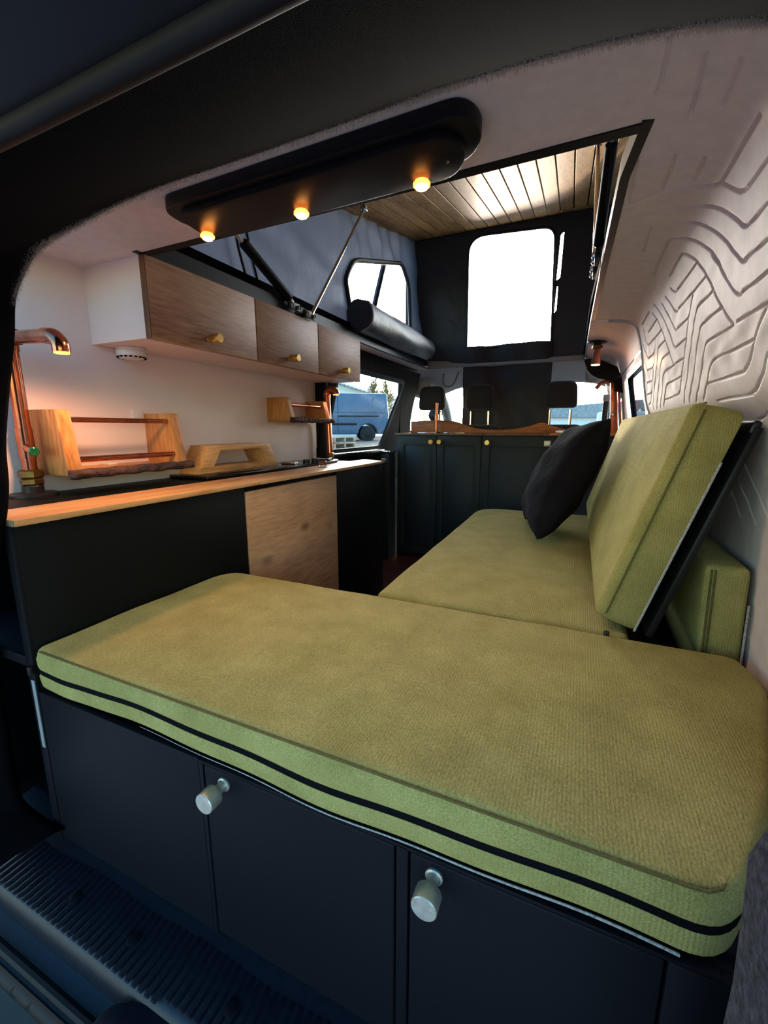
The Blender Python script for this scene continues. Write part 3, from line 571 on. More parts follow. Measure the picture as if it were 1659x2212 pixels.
# charcoal carpet pillar close on the right
po = [(1.27, -1.0), (1.0, -1.25), (.80, -1.42), (.735, -1.66), (.75, -1.9), (.765, -2.3), (.76, -2.6), (.74, -3.2), (.72, -5.1), (2.2, -5.1), (2.2, -1.0)]
g = prism(NB(), po, 'y', 1.1, 1.9, bev=.05, seg=3); struct('trim_7', g, 'carpet_grey', label='charcoal carpet pillar beside the right end of the bed')
struct('wall_right.002', BX(1.88, 2.0, 2.0, 13, -5.2, -2.4, .01), 'lining')
# ================================================================== FURNITURE
# wall cabinets
oh = thing('wall_cabinet', (-6.6, 8.1, 1.335), 'white wall cabinet with three rustic oak doors under the roof opening', 'cabinet')
g = NB(); box(g, -7.29, -6.03, 4.83, 11.37, 1.34, 1.41, 0); box(g, -7.3, -6.02, 4.735, 4.83, 1.335, 2.474, .004); box(g, -7.3, -6.02, 11.37, 11.465, 1.335, 2.474, .004); box(g, -7.29, -7.22, 4.83, 11.37, 1.41, 2.4, 0); box(g, -7.29, -6.03, 4.83, 11.37, 2.4, 2.47, 0)
obj('carcass', g, 'panel', oh)
def knob(c, axis, m, parent, s=1., name='knob'):
    prof = [(.055*s, 0), (.055*s, .02*s), (.045*s, .03*s), (.045*s, .07*s), (.086*s, .08*s), (.09*s, .09*s), (.09*s, .30*s), (.082*s, .315*s), (0, .316*s)]
    return obj(name, LT(c, axis, prof, 28), m, parent)
for k, (a, b_) in enumerate(((4.735, 7.055), (7.085, 9.27), (9.30, 11.475))):
    d = obj('door', BX(-6.02, -5.9, a, b_, 1.32, 2.468, .008), 'oakdoor', oh)
    if k == 0: obj('edge_band', BX(-6.015, -5.905, a-.012, a+.002, 1.325, 2.464, .003), 'oakedge', d)
    knob((-5.9, (5.83, 8.08, 10.33)[k], 1.5), (1, 0, 0), 'brass', d, .84)
sm = thing('smoke_alarm', (-6.85, 5.2, 1.2), 'round white smoke alarm under the oak-fronted wall cabinet', 'smoke alarm')
obj('base', LT((-7.05, 5.22, 1.335), (0, 0, -1), [(.225, 0), (.225, .04), (.21, .05)], 36), 'white_plastic', sm)
obj('cover', LT((-7.05, 5.22, 1.29), (0, 0, -1), [(.225, 0), (.228, .03), (.215, .09), (.18, .12), (.1, .135), (0, .14)], 36), 'white_plastic', sm)
b = NB()
for k in range(18):
    a = 2*math.pi*k/18; mt = Matrix.Translation((-7.05, 5.22, 1.185)) @ Matrix.Rotation(a, 4, 'Z') @ Matrix.Translation((.216, 0, 0)); box(b, -.006, .006, -.02, .02, -.012, .012, 0, 1, mt)
obj('vent_slots', b, 'dark', sm)
# kitchen run
kt = thing('kitchen_cabinet', (-6.3, 7, -5.2), 'long black kitchen cabinet with a rustic oak door along the white wall', 'cabinet')
g = NB(); box(g, -5.42, -5.3, 2.38, 5.8, -5.1, -1.0, .008); box(g, -5.42, -5.3, 8.99, 11.7, -5.1, -1.0, .008); box(g, -5.45, -5.4, 5.7, 9.1, -5.1, -1.0, 0)
obj('front_panel', g, 'cabinet', kt)
g = NB(); box(g, -7.28, -5.32, 11.6, 11.7, -5.2, -1.0, .008); box(g, -7.28, -7.2, 2.4, 11.7, -5.2, -1.0, .004); box(g, -7.28, -5.42, 2.4, 11.7, -5.2, -5.1, .004); box(g, -7.28, -5.42, 4.5, 4.58, -5.1, -1.0, 0)
obj('carcass', g, 'dark', kt)
g = NB(); box(g, -5.43, -5.3, 2.345, 2.38, -5.1, -1.0, .004); box(g, -7.28, -5.43, 2.35, 2.4, -1.13, -1.0, .004); box(g, -7.28, -5.43, 2.36, 4.5, -2.62, -2.5, .004)
obj('end_frame', g, 'navy', kt)
obj('door', BX(-5.37, -5.29, 5.83, 8.965, -4.95, -1.1, .008), 'oakdoor2', kt)
obj('edge_reflection', BX(-5.37, -5.315, 2.335, 2.345, -3.6, -2.75, .002), 'metalroof', kt)  # pale strip painted in for the reflection along the panel edge
wt = thing('worktop', (-6.2, 7, -1.0), 'oak worktop with a black rear strip on the kitchen cabinet', 'worktop')
g = prism(NB(), [(-6.06, 2.37), (-5.24, 2.37), (-5.22, 6.13), (-6.06, 6.13)], 'z', -1.0, -.93, bev=.008); obj('oak_board', g, 'oaktop', wt)
g = prism(NB(), [(-6.06, 6.145), (-5.22, 6.145), (-5.18, 8.8), (-5.22, 11.5), (-5.75, 11.85), (-6.06, 11.85)], 'z', -1.0, -.93, bev=.008); obj('oak_board', g, 'oakgrey', wt)
obj('black_strip', BX(-7.3, -6.065, 2.38, 11.3, -1.0, -.945, .006), 'cabinet', wt)
obj('edge_cap', BX(-6.06, -5.25, 2.358, 2.372, -.998, -.932, .003), 'pallet', wt)
rp = thing('ring_pull', (-5.72, 9.05, -.93), 'small dark ring pull lying on the oak worktop', 'ring pull')
obj('plate', LT((-5.72, 9.05, -.93), (0, 0, 1), [(.12, 0), (.12, .012), (.09, .02)], 20), 'iron', rp)
obj('ring', TB([(-5.74+.1*math.cos(a), 9.05+.02+.03*math.sin(a)+.1*math.sin(a)*.3, -.86+.085*math.sin(a)) for a in np.linspace(0, 2*math.pi, 22, endpoint=False)], .014, 8, closed=True), 'copper', rp)
hb = thing('hob', (-6.7, 8.2, -.945), 'black glass hob lid with bright hinge clips on the worktop', 'hob')
obj('glass_lid', BX(-7.2, -6.2, 5.85, 10.6, -.942, -.868, .02), 'hob', hb)
for y in (8.72, 10.3): obj('hinge_clip', BX(-6.75, -6.3, y, y+.16, -.87, -.80, .015), 'chrome', hb)
obj('control_knob', LT((-6.5, 9.5, -.868), (0, 0, 1), [(.1, 0), (.1, .06), (.08, .075), (0, .076)], 20), 'iron', hb)
obj('control_knob', LT((-6.5, 9.9, -.868), (0, 0, 1), [(.1, 0), (.1, .06), (.08, .075), (0, .076)], 20), 'iron', hb)
# wooden riser: hollow trapezoid frame
rs_ = thing('riser_stand', (-6.85, 7.2, -.868), 'open trapezoid oak stand on the black hob lid', 'stand')
g = prism(NB(), [(6.02, -.866), (8.45, -.866), (8.15, -.325), (6.36, -.325)], 'x', -7.14, -6.6, [[(6.42, -.745), (8.02, -.745), (7.84, -.43), (6.62, -.43)]], bev=.006); obj('frame', g, 'oakriser', rs_)
# spice racks
def rack(y0, y1, z0, z1, fx, label, back=-7.3):
    t = thing('spice_rack', (-7, (y0+y1)/2, z0), label, 'rack'); h = z1-z0
    for y in (y0, y1-.2):
        g = prism(NB(), [(back, z0), (fx-.02, z0), (fx-.16, z1-.02), (fx-.2, z1), (back, z1)], 'y', y, y+.2, bev=.012); obj('side_panel', g, 'oakrack', t)
    obj('shelf', BX(back, fx-.02, y0+.02, y1-.02, z0-.01, z0+.07, .01), 'oakrack', t)
    e = NB(); n = 44; R = []
    for i in range(n):
        y = y0+.0+(y1-y0+.06)*i/(n-1); w = .06+.02*math.sin(i*.31)*math.sin(i*.17+1)+.008*math.sin(i*1.7)+random.uniform(-.006,.006)
        R.append([e.verts.new((fx-.06+w*(1.2+math.cos(a)*.9)*(1 if math.cos(a) > 0 else .3), y, z0+.02+.068*math.sin(a)+.008*math.sin(i*.7+a*2))) for a in np.linspace(-math.pi, math.pi, 14, endpoint=False)])
    for i in range(n-1):
        for k in range(14): e.faces.new((R[i][k], R[i][(k+1) % 14], R[i+1][(k+1) % 14], R[i+1][k]))
    e.faces.new(R[0]); e.faces.new(R[-1][::-1]); bmesh.ops.recalc_face_normals(e, faces=e.faces); obj('live_edge', e, 'bark', t, smooth=70)
    return t
r1 = rack(3.68, 5.72, -.66, .27, -6.5, 'oak spice rack with two copper rails on the white wall, beside the tall copper lamp')
obj('rail', TB([(-6.72, 3.82, .13), (-6.72, 5.56, .13)], .04, 14), 'copper', r1); obj('rail', TB([(-6.62, 3.82, -.44), (-6.62, 5.56, -.44)], .045, 14), 'copper', r1)
obj('bracket', BX(-7.3, -7.26, 5.28, 5.48, .12, .34, .01), 'white_plastic', r1); obj('bracket', BX(-7.28, -7.05, 4.6, 4.75, -.59, -.56, .006), 'white_plastic', r1)
r2 = rack(8.98, 10.9, .2, .77, -6.55, 'small oak spice rack with one copper rail at the window end of the white wall')
obj('rail', TB([(-6.78, 9.1, .6), (-6.78, 10.8, .6)], .045, 14), 'copper', r2)
# copper pipe lamps
def pipe(parent, pts, r, name='pipe', m='copper', n=16): return obj(name, TB(catmull(pts, 5) if len(pts) > 2 else pts, r, n), m, parent, smooth=50)
def lamp_light(name, c, e, col, r=.012, spot=None, d=(0, 0, -1)):
    l = bpy.data.lights.new(name, 'SPOT' if spot else 'POINT'); l.energy = e; l.color = col; l.shadow_soft_size = r
    o = bpy.data.objects.new(name, l); COL.objects.link(o); o.location = W(c)
    if spot: l.spot_size = math.radians(spot); l.spot_blend = .6; o.rotation_euler = Vector(d).to_track_quat('-Z', 'Y').to_euler()
    return o
AMB = (1, .40, .14)
la = thing('copper_pipe_lamp', (-7.1, 3.5, -.945), 'tall copper pipe lamp at the near end of the worktop', 'lamp')
obj('flange', LT((-7.1, 3.5, -.945), (0, 0, 1), [(.3, 0), (.3, .03), (.27, .045), (.13, .05), (.13, .14), (.115, .16)], 30), 'iron', la)
obj('nut', LT((-7.1, 3.5, -.79), (0, 0, 1), [(.125, 0), (.145, .02), (.145, .08), (.125, .1)], 6), 'brassdark', la)
obj('nut', LT((-7.1, 3.5, -.69), (0, 0, 1), [(.13, 0), (.155, .02), (.155, .1), (.13, .12)], 6), 'brassdark', la)
pipe(la, [(-7.1, 3.5, -.6), (-7.02, 3.45, 1.06)], .088); obj('sleeve', TB([(-7.085, 3.49, -.4), (-7.06, 3.475, .02)], .1, 16), 'copper', la)
pipe(la, [(-7.02, 3.45, 1.02), (-7.01, 3.45, 1.12), (-6.94, 3.45, 1.175), (-6.82, 3.45, 1.18)], .1, 'elbow')
pipe(la, [(-6.86, 3.45, 1.18), (-6.12, 3.45, 1.14)], .085)
el = pipe(la, [(-6.2, 3.45, 1.145), (-6.04, 3.45, 1.12), (-5.93, 3.45, 1.03), (-5.92, 3.45, .93)], .098, 'elbow')
obj('lamp_lens', LT((-5.92, 3.45, .925), (0, 0, -1), [(.085, 0), (.08, .012), (0, .013)], 20), 'lampamber', la)
pipe(la, [(-7.07, 3.48, -.25), (-6.8, 3.42, -.3)], .06, 'switch_stub'); obj('switch_button', LT((-6.8, 3.42, -.3), (.95, -.2, -.15), [(.062, 0), (.062, .05), (.05, .06), (0, .062)], 20), 'led', la)
lamp_light('lamp_light', (-5.92, 3.45, .86), 3.4, (1, .46, .22), .02, 165, (-.1, 0, -1))
lb = thing('copper_pipe_lamp', (-6.75, 11.05, -.93), 'copper pipe lamp at the far end of the worktop before the side window', 'lamp')
obj('flange', LT((-6.72, 11.05, -.93), (0, 0, 1), [(.24, 0), (.24, .03), (.1, .04), (.1, .1)], 24), 'iron', lb)
obj('nut', LT((-6.72, 11.05, -.84), (0, 0, 1), [(.1, 0), (.125, .02), (.125, .13), (.1, .15)], 6), 'brassdark', lb)
pipe(lb, [(-6.72, 11.05, -.72), (-6.78, 11.05, .92)], .085)
pipe(lb, [(-6.78, 11.05, .88), (-6.78, 11.05, 1.02), (-6.7, 11.05, 1.1), (-6.6, 11.05, 1.1), (-6.5, 11.05, 1.06), (-6.48, 11.05, .97)], .1, 'elbow')
obj('lamp_lens', LT((-6.48, 11.05, .965), (0, 0, -1), [(.085, 0), (.08, .012), (0, .013)], 20), 'lampamber', lb)
lamp_light('lamp_light', (-6.48, 11.05, .9), .4, AMB, .01, 150)
lc = thing('copper_ceiling_lamp', (.25, 14.3, 1.8), 'short copper pipe lamp hanging from the ceiling near the cab', 'lamp')
obj('flange', LT((.27, 14.3, 2.46), (0, 0, -1), [(.27, 0), (.27, .04), (.22, .06), (.1, .07), (.1, .12)], 26), 'iron', lc)
obj('nut', LT((.27, 14.3, 2.36), (0, 0, -1), [(.1, 0), (.15, .03), (.15, .1), (.1, .12)], 6), 'brassdark', lc)
pipe(lc, [(.27, 14.3, 2.26), (.27, 14.3, 1.92)], .095); obj('collar', TB([(.27, 14.3, 2.0), (.27, 14.3, 1.82)], .12, 16), 'copper', lc)
obj('lamp_lens', LT((.27, 14.3, 1.82), (0, 0, -1), [(.115, 0), (.11, .02), (0, .022)], 20), 'warmglow', lc)
lamp_light('lamp_light', (.27, 14.3, 1.72), .3, AMB, .01)
ld = thing('copper_pipe_lamp', (-5.2, 16.5, -.15), 'slim copper pipe lamp on the front cabinet before the left headrest', 'lamp')
obj('flange', LT((-5.22, 16.7, -.17), (0, 0, 1), [(.18, 0), (.18, .03), (.08, .04)], 20), 'iron', ld)
pipe(ld, [(-5.22, 16.7, -.14), (-5.22, 16.7, 1.0)], .05); obj('collar', TB([(-5.22, 16.7, .35), (-5.22, 16.7, .55)], .075, 14), 'copper', ld)
# light bar
lbar = thing('light_bar', (-2.7, 3.95, 2.2), 'long black light bar with three glowing amber spotlights under the ceiling', 'light')
g = prism(NB(), rpoly([(-4.36, 3.74), (-.98, 3.66), (-.88, 3.98), (-1.08, 4.28), (-4.2, 4.36), (-4.42, 4.14)], [.22, .3, .22, .25, .25, .2]), 'z', 2.34, 2.475, bev=.02); obj('upper_plate', g, 'trimblack', lbar)
g = prism(NB(), rpoly([(-4.2, 3.8), (-1.15, 3.72), (-1.02, 4.0), (-1.2, 4.32), (-4.1, 4.42), (-4.28, 4.24)], [.2, .3, .22, .25, .25, .2]), 'z', 2.26, 2.35, bev=.02); obj('lower_plate', g, 'trimblack', lbar)
for x, y in ((-4.19, 4.24), (-2.86, 4.24), (-1.52, 4.24)):
    s_ = obj('spotlight', LT((x, y, 2.27), (0, 0, -1), [(.065, 0), (.065, .02), (.08, .03), (.08, .05), (.07, .055)], 20), 'lampamber', lbar)
    obj('lens', LT((x, y, 2.215), (0, 0, -1), [(.062, 0), (.055, .018), (.028, .03), (0, .032)], 20), 'lampglow', s_)
    lamp_light('spot_light', (x, y, 2.16), 2.5, (1, .76, .52), .03, 140)
obj('screw', LT((-1.22, 4.05, 2.262), (0, 0, -1), [(.02, 0), (.02, .008), (0, .012)], 10), 'chrome', lbar)
# ------------------------------------------------------------------ bed and bench
bx = thing('bed_box', (-2.2, 3.8, -5.2), 'black bed base with three cupboard doors facing the rear', 'bed base')
g = NB(); box(g, -5.28, 1.0, 2.41, 2.5, -4.8, -2.9, .006); box(g, -5.28, 1.75, 5.1, 5.2, -5.2, -2.87, .006); box(g, -5.28, -5.2, 2.4, 5.2, -5.2, -2.87, .006); box(g, -5.28, 1.75, 2.5, 5.2, -2.95, -2.87, .006)
obj('carcass', g, 'navy', bx)
g = NB(); box(g, -5.27, -2.86, 2.34, 2.41, -4.79, -2.875, .012, 3); obj('fixed_panel', g, 'navy', bx)
g = NB(); box(g, -2.845, .92, 2.335, 2.41, -2.90, -2.872, .006); box(g, -.955, -.865, 2.335, 2.41, -4.79, -2.88, .008); box(g, .68, 1.02, 2.335, 2.41, -4.79, -2.88, .01); box(g, -2.855, -2.81, 2.338, 2.41, -4.79, -2.88, .008); obj('face_frame', g, 'navy', bx)
for a, b_, kx in ((-2.79, -.97, -2.56), (-.85, .665, -.67)):
    d = obj('door', BX(a, b_, 2.335, 2.40, -4.74, -2.905, .014, 3), 'navy', bx)
    k_ = LT((kx, 2.335, -3.01), (0, -1, 0), [(.062, 0), (.062, .015), (.05, .022), (.042, .04), (.042, .075), (.05, .085), (.062, .09), (.06, .092), (.05, .095), (.05, .1), (.072, .105), (.085, .11), (.088, .115), (.088, .225), (.083, .232), (0, .234)], 36)
    obj('knob', k_, 'steel', d)
plan = rpoly([(-5.27, 2.35), (.92, 2.33), (1.3, 3.1), (1.8, 4.75), (1.7, 5.3), (-5.05, 5.27), (-5.27, 5.0)], [.12, .22, .4, .25, .15, .35, .3])
bc = thing('bed_cushion', (-2.2, 3.8, -2.8), 'large olive green bed cushion with a black zip along its rear edge', 'cushion')
def wave(x, y, z):
    f = max(0, 1-max(0, y-2.36)/.06); k = sstep(np.clip((-2.42-z)/.2, 0, 1))
    return f*k*(.05*math.exp(-((x+3.9)/.55)**2)-.03*math.exp(-((x+4.8)/.3)**2)-.03*math.exp(-((x+1.9)/.8)**2)+.02*math.sin(x*2.1+1)+.01*math.sin(x*5))
up = [(.0, -2.585), (-.012, -2.55), (-.016, -2.47)]+qr(-2.352, .075, True, 6)
bmu = loft(plan, up, cap0=True, capfun=lambda t: .045*sstep(t*2.2), dz=wave)
for v in bmu.verts:
    if v.co.z > -2.36: v.co.z += .008*math.sin(v.co.x*2.3+v.co.y)*math.sin(v.co.y*3.1)+.010*math.sin(v.co.x*5.1-v.co.y*2)*math.sin(v.co.y*1.3)
top = obj('upper_cover', bmu, 'green', bc, smooth=60)
lo_ = qr(-2.83, .06, False, 5)+[(-.012, -2.68), (.0, -2.645)]
obj('lower_cover', loft(plan, lo_, dz=wave), 'green', bc, smooth=60)
zp = obj('zip', loft(plan, [(.012, -2.652), (-.004, -2.64), (-.004, -2.59), (.012, -2.578)], dz=wave), 'zip', bc, smooth=60)
obj('zip_pull', BX(-5.33, -5.27, 2.29, 2.33, -2.66, -2.56, .01), 'iron', zp)
obj('seam', TB([(x, 2.352-.02*(x+5.2)/6.2+.004, -2.372) for x in np.linspace(-5.15, .70, 40)]+[(.80, 2.345, -2.37), (.87, 2.39, -2.37), (.93, 2.50, -2.37), (1.0, 2.66, -2.37)], .009, 6), 'seam', bc)
obj('lining_edge', TB([(x, 2.345-.02*(x+5.2)/6.2, -2.822+wave(x, 2.33, -2.83)) for x in np.linspace(-3.6, .72, 40)], [.002+.007*k/39 for k in range(40)], 6), 'felt', bc)
# bench
bb = thing('bench_base', (-.4, 9, -5.2), 'dark base under the olive bench seat', 'bench base')
obj('box', BX(-2.42, 1.75, 5.45, 13.0, -5.2, -2.86, .02), 'cabinet', bb); obj('plinth', BX(-2.3, 1.7, 5.45, 12.9, -5.2, -5.0, .01), 'dark', bb)
sc_ = thing('seat_cushion', (-1, 9, -2.86), 'olive green bench seat cushion behind the bed cushion', 'cushion')
pl2 = rpoly([(-2.55, 5.36), (.72, 5.33), (.72, 13.0), (-2.62, 13.0)], [.12, .1, .2, .75])
b = loft(pl2, qr(-2.86, .06, False)+qr(-2.36, .1, True, 6), capfun=lambda t: .05*sstep(t*2.5))
for v in b.verts:
    if v.co.z > -2.4: v.co.z += .012*math.sin(v.co.x*3+v.co.y*1.4)*math.sin(v.co.y*2.2)
obj('cover', b, 'green', sc_, smooth=60)
obj('seam', TB([(x, 5.352, -2.43) for x in np.linspace(-2.4, .7, 20)], .011, 6), 'seam', sc_)
# backrest: local x = along the van, y = up the slope, z = thickness
H = Vector((.73, 0, 2.46)).normalized(); Nn = Vector((-H.z, 0, H.x)); O = Vector((.755, 5.38, -2.30))
MT = Matrix(((0, H.x, Nn.x, O.x), (1, 0, 0, O.y), (0, H.z, Nn.z, O.z), (0, 0, 0, 1)))
bk = thing('backrest_cushion', (.8, 9.5, -2.3), 'tall olive green backrest cushion leaning along the right wall', 'cushion')
plb = rpoly([(0, 0), (8.3, 0), (8.3, 2.56), (0, 2.56)], [.1, .2, .45, .16])
b = loft(plb, [(.0, 0), (-.01, .03)]+[(-.012, .2)]+qr(.455, .09, True, 6), capfun=lambda t: .04*sstep(t*2.5))
bmesh.ops.transform(b, matrix=MT, verts=b.verts); obj('cover', b, 'green', bk, smooth=60)
b = tube(NB(), [(-.012, y, .34) for y in np.linspace(.08, 2.5, 20)], .011, 6); tube(b, [(x, 2.572, .34) for x in np.linspace(.1, 7.8, 20)], .011, 6); bmesh.ops.transform(b, matrix=MT, verts=b.verts); obj('seam', b, 'seam', bk)
b = tube(NB(), [(.0, y, .0) for y in np.linspace(.0, 2.05, 20)], .014, 6); bmesh.ops.transform(b, matrix=MT, verts=b.verts); obj('lining_edge', b, 'felt', bk)
bd = thing('backrest_board', (1.2, 9.5, -2.5), 'black backing board propped behind the olive backrest cushion', 'board')
b = box(NB(), 0, 8.2, .0, 2.46, -.19, -.12, .012); bmesh.ops.transform(b, matrix=MT, verts=b.verts); obj('board', b, 'trimblack', bd)
b = box(NB(), .02, .5, 2.38, 2.52, -.175, -.09, .03); bmesh.ops.transform(b, matrix=MT, verts=b.verts); obj('bracket', b, 'iron', bd)
obj('hinge', BX(.44, .5, 5.285, 5.325, -2.46, -2.32, .012), 'iron', bd)
xc = thing('spare_cushion', (1.6, 9, -2.86), 'spare olive cushion standing upright between the backrest and the white wall', 'cushion')
pl3 = rpoly([(1.38, 5.5), (1.79, 5.5), (1.79, 12.4), (1.38, 12.4)], .07)
b = loft(pl3, qr(-2.86, .05, False)+qr(-1.45, .07, True, 5), capfun=lambda t: .01)
for v in b.verts:
    if v.co.z < -2.3: v.co.x += 0.02*(-2.3-v.co.z)
    v.co.x += -.05*(v.co.z+2.2)*.4
obj('cover', b, 'green', xc, smooth=60)
b = tube(NB(), [(1.44-.02*(z+2.2), 5.493, z) for z in np.linspace(-2.7, -1.5, 14)], .01, 6); tube(b, [(1.475-.02*(z+2.2), 5.493, z) for z in np.linspace(-2.7, -1.5, 14)], .01, 6); obj('seam', b, 'seam', xc)
obj('lining_edge', TB([(1.8-.02*(z+2.2), 5.5, z) for z in np.linspace(-2.8, -1.85, 14)], .012, 6), 'felt', xc)
# scatter pillow
pw = NB(); n = 41; a_ = 1.32; T_ = .55
def pil(u, v, s):
    e = (1-u*u)*(1-v*v); th = T_*max(0, e)**.42*(1+.05*math.sin(7*u+3*v)+.04*math.sin(9*v-4*u))
    x = a_*u*(1-.10*(1-v*v)*abs(u)); y = a_*v*(1-.10*(1-u*u)*abs(v)); return Vector((x, y, s*th))
A1 = [[pil(u, v, 1) for u in np.linspace(-1, 1, n)] for v in np.linspace(-1, 1, n)]; A2 = [[pil(u, v, -1) for u in np.linspace(-1, 1, n)] for v in np.linspace(-1, 1, n)]
grid(pw, np.array([[tuple(p) for p in r] for r in A1])); grid(pw, np.array([[tuple(p) for p in r] for r in A2])); bmesh.ops.remove_doubles(pw, verts=pw.verts, dist=1e-4); bmesh.ops.recalc_face_normals(pw, faces=pw.faces)
up_ = Vector((.42, .12, .9)).normalized(); nrm = Vector((-.92, -.16, .42)); nrm = (nrm-up_*nrm.dot(up_)).normalized(); sd = up_.cross(nrm)
PM = Matrix(((sd.x, up_.x, nrm.x, -.30), (sd.y, up_.y, nrm.y, 10.2), (sd.z, up_.z, nrm.z, -1.05), (0, 0, 0, 1)))
bmesh.ops.transform(pw, matrix=PM, verts=pw.verts)
tag(obj('scatter_pillow', pw, 'pillow', smooth=70), 'charcoal square scatter pillow leaning on the olive backrest', 'pillow')
# ------------------------------------------------------------------ front cabinet and cab
fc = thing('front_cabinet', (-3, 16.5, -5.2), 'slate grey shaker cabinet across the front behind the seats', 'cabinet')
obj('carcass', BX(-6.62, 1.3, 16.06, 17.2, -5.2, -.24, .01), 'shaker', fc)
obj('cabinet_top', BX(-6.7, 1.3, 15.92, 17.25, -.24, -.165, .012), 'oakedge', fc)
obj('top_mat', BX(-.95, 1.2, 15.9, 17.0, -.24, -.15, .012), 'fascia', fc)
def shaker(x0, x1, z0, z1, kn, sq=False):
    d = obj('door', PR([(x0, z0), (x1, z0), (x1, z1), (x0, z1)], 'y', 15.98, 16.07, [[(x0+.25, z0+.3), (x1-.25, z0+.3), (x1-.25, z1-.36), (x0+.25, z1-.36)]], bev=.006), 'shaker', fc)
    obj('door_panel', BX(x0+.22, x1-.22, 16.025, 16.06, z0+.28, z1-.33, .003), 'shaker', d)
    for kx in kn:
        if sq: obj('latch', BX(kx-.12, kx+.12, 15.9, 15.98, -.6, -.4, .015), 'steel', d)
        else: knob((kx, 15.98, -.49), (0, -1, 0), 'brass', d, 1.0)
shaker(-6.56, -4.97, -5.0, -.26, (-5.12,)); shaker(-4.94, -3.27, -5.0, -.26, (-4.79,)); shaker(-3.2, -.72, -5.0, -.26, (-3.0,)); shaker(-.68, 1.2, -5.0, -.26, (-.5,))
obj('latch', BX(-1.09, -.87, 15.9, 15.98, -.6, -.4, .015), 'steel', fc)
fa = PR([(-6.4, -.165)]+[(p.x, p.y) for p in catmull([(-6.4, .3, 0), (-5.4, .34, 0), (-4.6, .3, 0), (-4.0, .1, 0), (-3.4, -.02, 0), (-2.4, -.02, 0), (-1.8, .08, 0), (-1.3, .22, 0), (-.95, .1, 0), (-.55, 0, 0), (-.3, -.08, 0)], 6)]+[(-.3, -.165)], 'y', 17.0, 17.12, bev=.008)
tag(obj('wooden_fascia', fa, 'fascia'), 'reddish wooden back board with a wavy top on the front cabinet', 'back board')
ty = thing('metal_clasp', (-.5, 16.2, -.15), 'flat bright metal clasps lying on the right end of the front cabinet', 'clasp')
obj('plate', BX(-.75, -.2, 16.0, 16.5, -.15, -.06, .02), 'chrome', ty); obj('plate', BX(-.12, .4, 16.1, 16.6, -.15, -.07, .02), 'chrome', ty)
tag(obj('steel_rule', BX(-5.75, -5.0, 16.0, 16.12, -.165, -.14, .006), 'chrome'), 'thin bright strip at the left end of the front cabinet top', 'strip')
tag(obj('steel_rule', BX(-4.7, -3.9, 16.0, 16.12, -.165, -.14, .006), 'chrome'), 'thin bright strip in the middle of the front cabinet top', 'strip')
bxs = thing('corner_box', (-6.95, 15.2, -3), 'small black box with a bright lid and a round knob below the side window', 'box')
obj('body', BX(-7.28, -6.66, 15.3, 15.95, -5.2, -.92, .02), 'shaker', bxs); obj('lid', BX(-7.28, -6.6, 15.25, 15.95, -.92, -.83, .015), 'chrome', bxs); knob((-6.8, 15.3, -1.2), (0, -1, 0), 'steel', bxs, 1.0)
def seat(x, label, w=.58, tilt=0):
    t = thing('cab_chair', (x, 18.3, -3), label, 'car seat', 'front seats')
    hr = loft(rpoly([(x-w, .76), (x+w, .76), (x+w*.9, 1.74), (x-w*.9, 1.74)], [.2, .2, .3, .3]), [(.1, 0), (.03, .05), (0, .13), (0, .32), (.03, .4), (.1, .45)], capfun=lambda k: .05*k)
    bmesh.ops.transform(hr, matrix=Matrix(((1, 0, 0, 0), (0, 0, 1, 17.55), (0, 1, 0, 0), (0, 0, 0, 1))), verts=hr.verts); bmesh.ops.recalc_face_normals(hr, faces=hr.faces)
    obj('headrest', hr, 'seatfab', t, smooth=60)
    for s in (-1, 1): obj('headrest_post', TB([(x+s*.36, 17.78, -.1), (x+s*.36, 17.78, .7)], .045, 10), 'chrome', t)
    b = loft(rpoly([(x-.98, -5.2), (x+.98, -5.2), (x+.98, -.2), (x+.75, .16), (x-.75, .16), (x-.98, -.2)], [.3, .3, .4, .4, .4, .4]), [(.12, 0), (.03, .06), (0, .2), (0, .5), (.1, .7)])
    bmesh.ops.transform(b, matrix=Matrix(((1, 0, 0, 0), (0, 0, 1, 17.45), (0, 1, 0, 0), (0, 0, 0, 1))), verts=b.verts); bmesh.ops.recalc_face_normals(b, faces=b.faces)
    obj('seat_backrest', b, 'seatfab', t, smooth=60)
seat(-5.75, 'dark passenger seat at the left, its headrest beside the low sun'); seat(-3.75, 'dark middle seat with its headrest before the hanging flap'); seat(-.72, 'dark driver seat with its headrest against the bright windscreen')
# cab shell
b = NB(); xs = np.linspace(-7.0, 1.35, 24)
def hz(x, y): return 2.6-.4*sstep(abs((x+2.85)/4.2)**5)-.012*(y-18)**2
grid(b, np.array([[(x, y, hz(x, y)) for x in xs] for y in np.linspace(17.9, 23.6, 14)])); struct('ceiling.002', b, 'headliner', label='grey cab headlining')
gh = NB(); tube(gh, catmull([(-5.95, 20.0, 2.55), (-5.92, 19.95, 2.0), (-5.5, 19.9, 1.95), (-5.2, 19.9, 2.55)], 5), .04, 8); tag(obj('grab_handle', gh, 'headliner'), 'grey grab handle above the left headrest', 'handle')
sp3 = thing('overhead_pod', (.4, 18.4, 1.6), 'grey oval overhead unit under the cab headlining at the right', 'pod')  # unidentified oval unit, taken at first for a speaker
g = loft(rpoly([(.0, 18.2), (.55, 18.2), (.7, 18.9), (.1, 18.9)], .2), [(.1, 1.72), (.02, 1.78), (0, 1.88), (.0, 2.55)]); obj('housing', g, 'headliner', sp3, smooth=60)
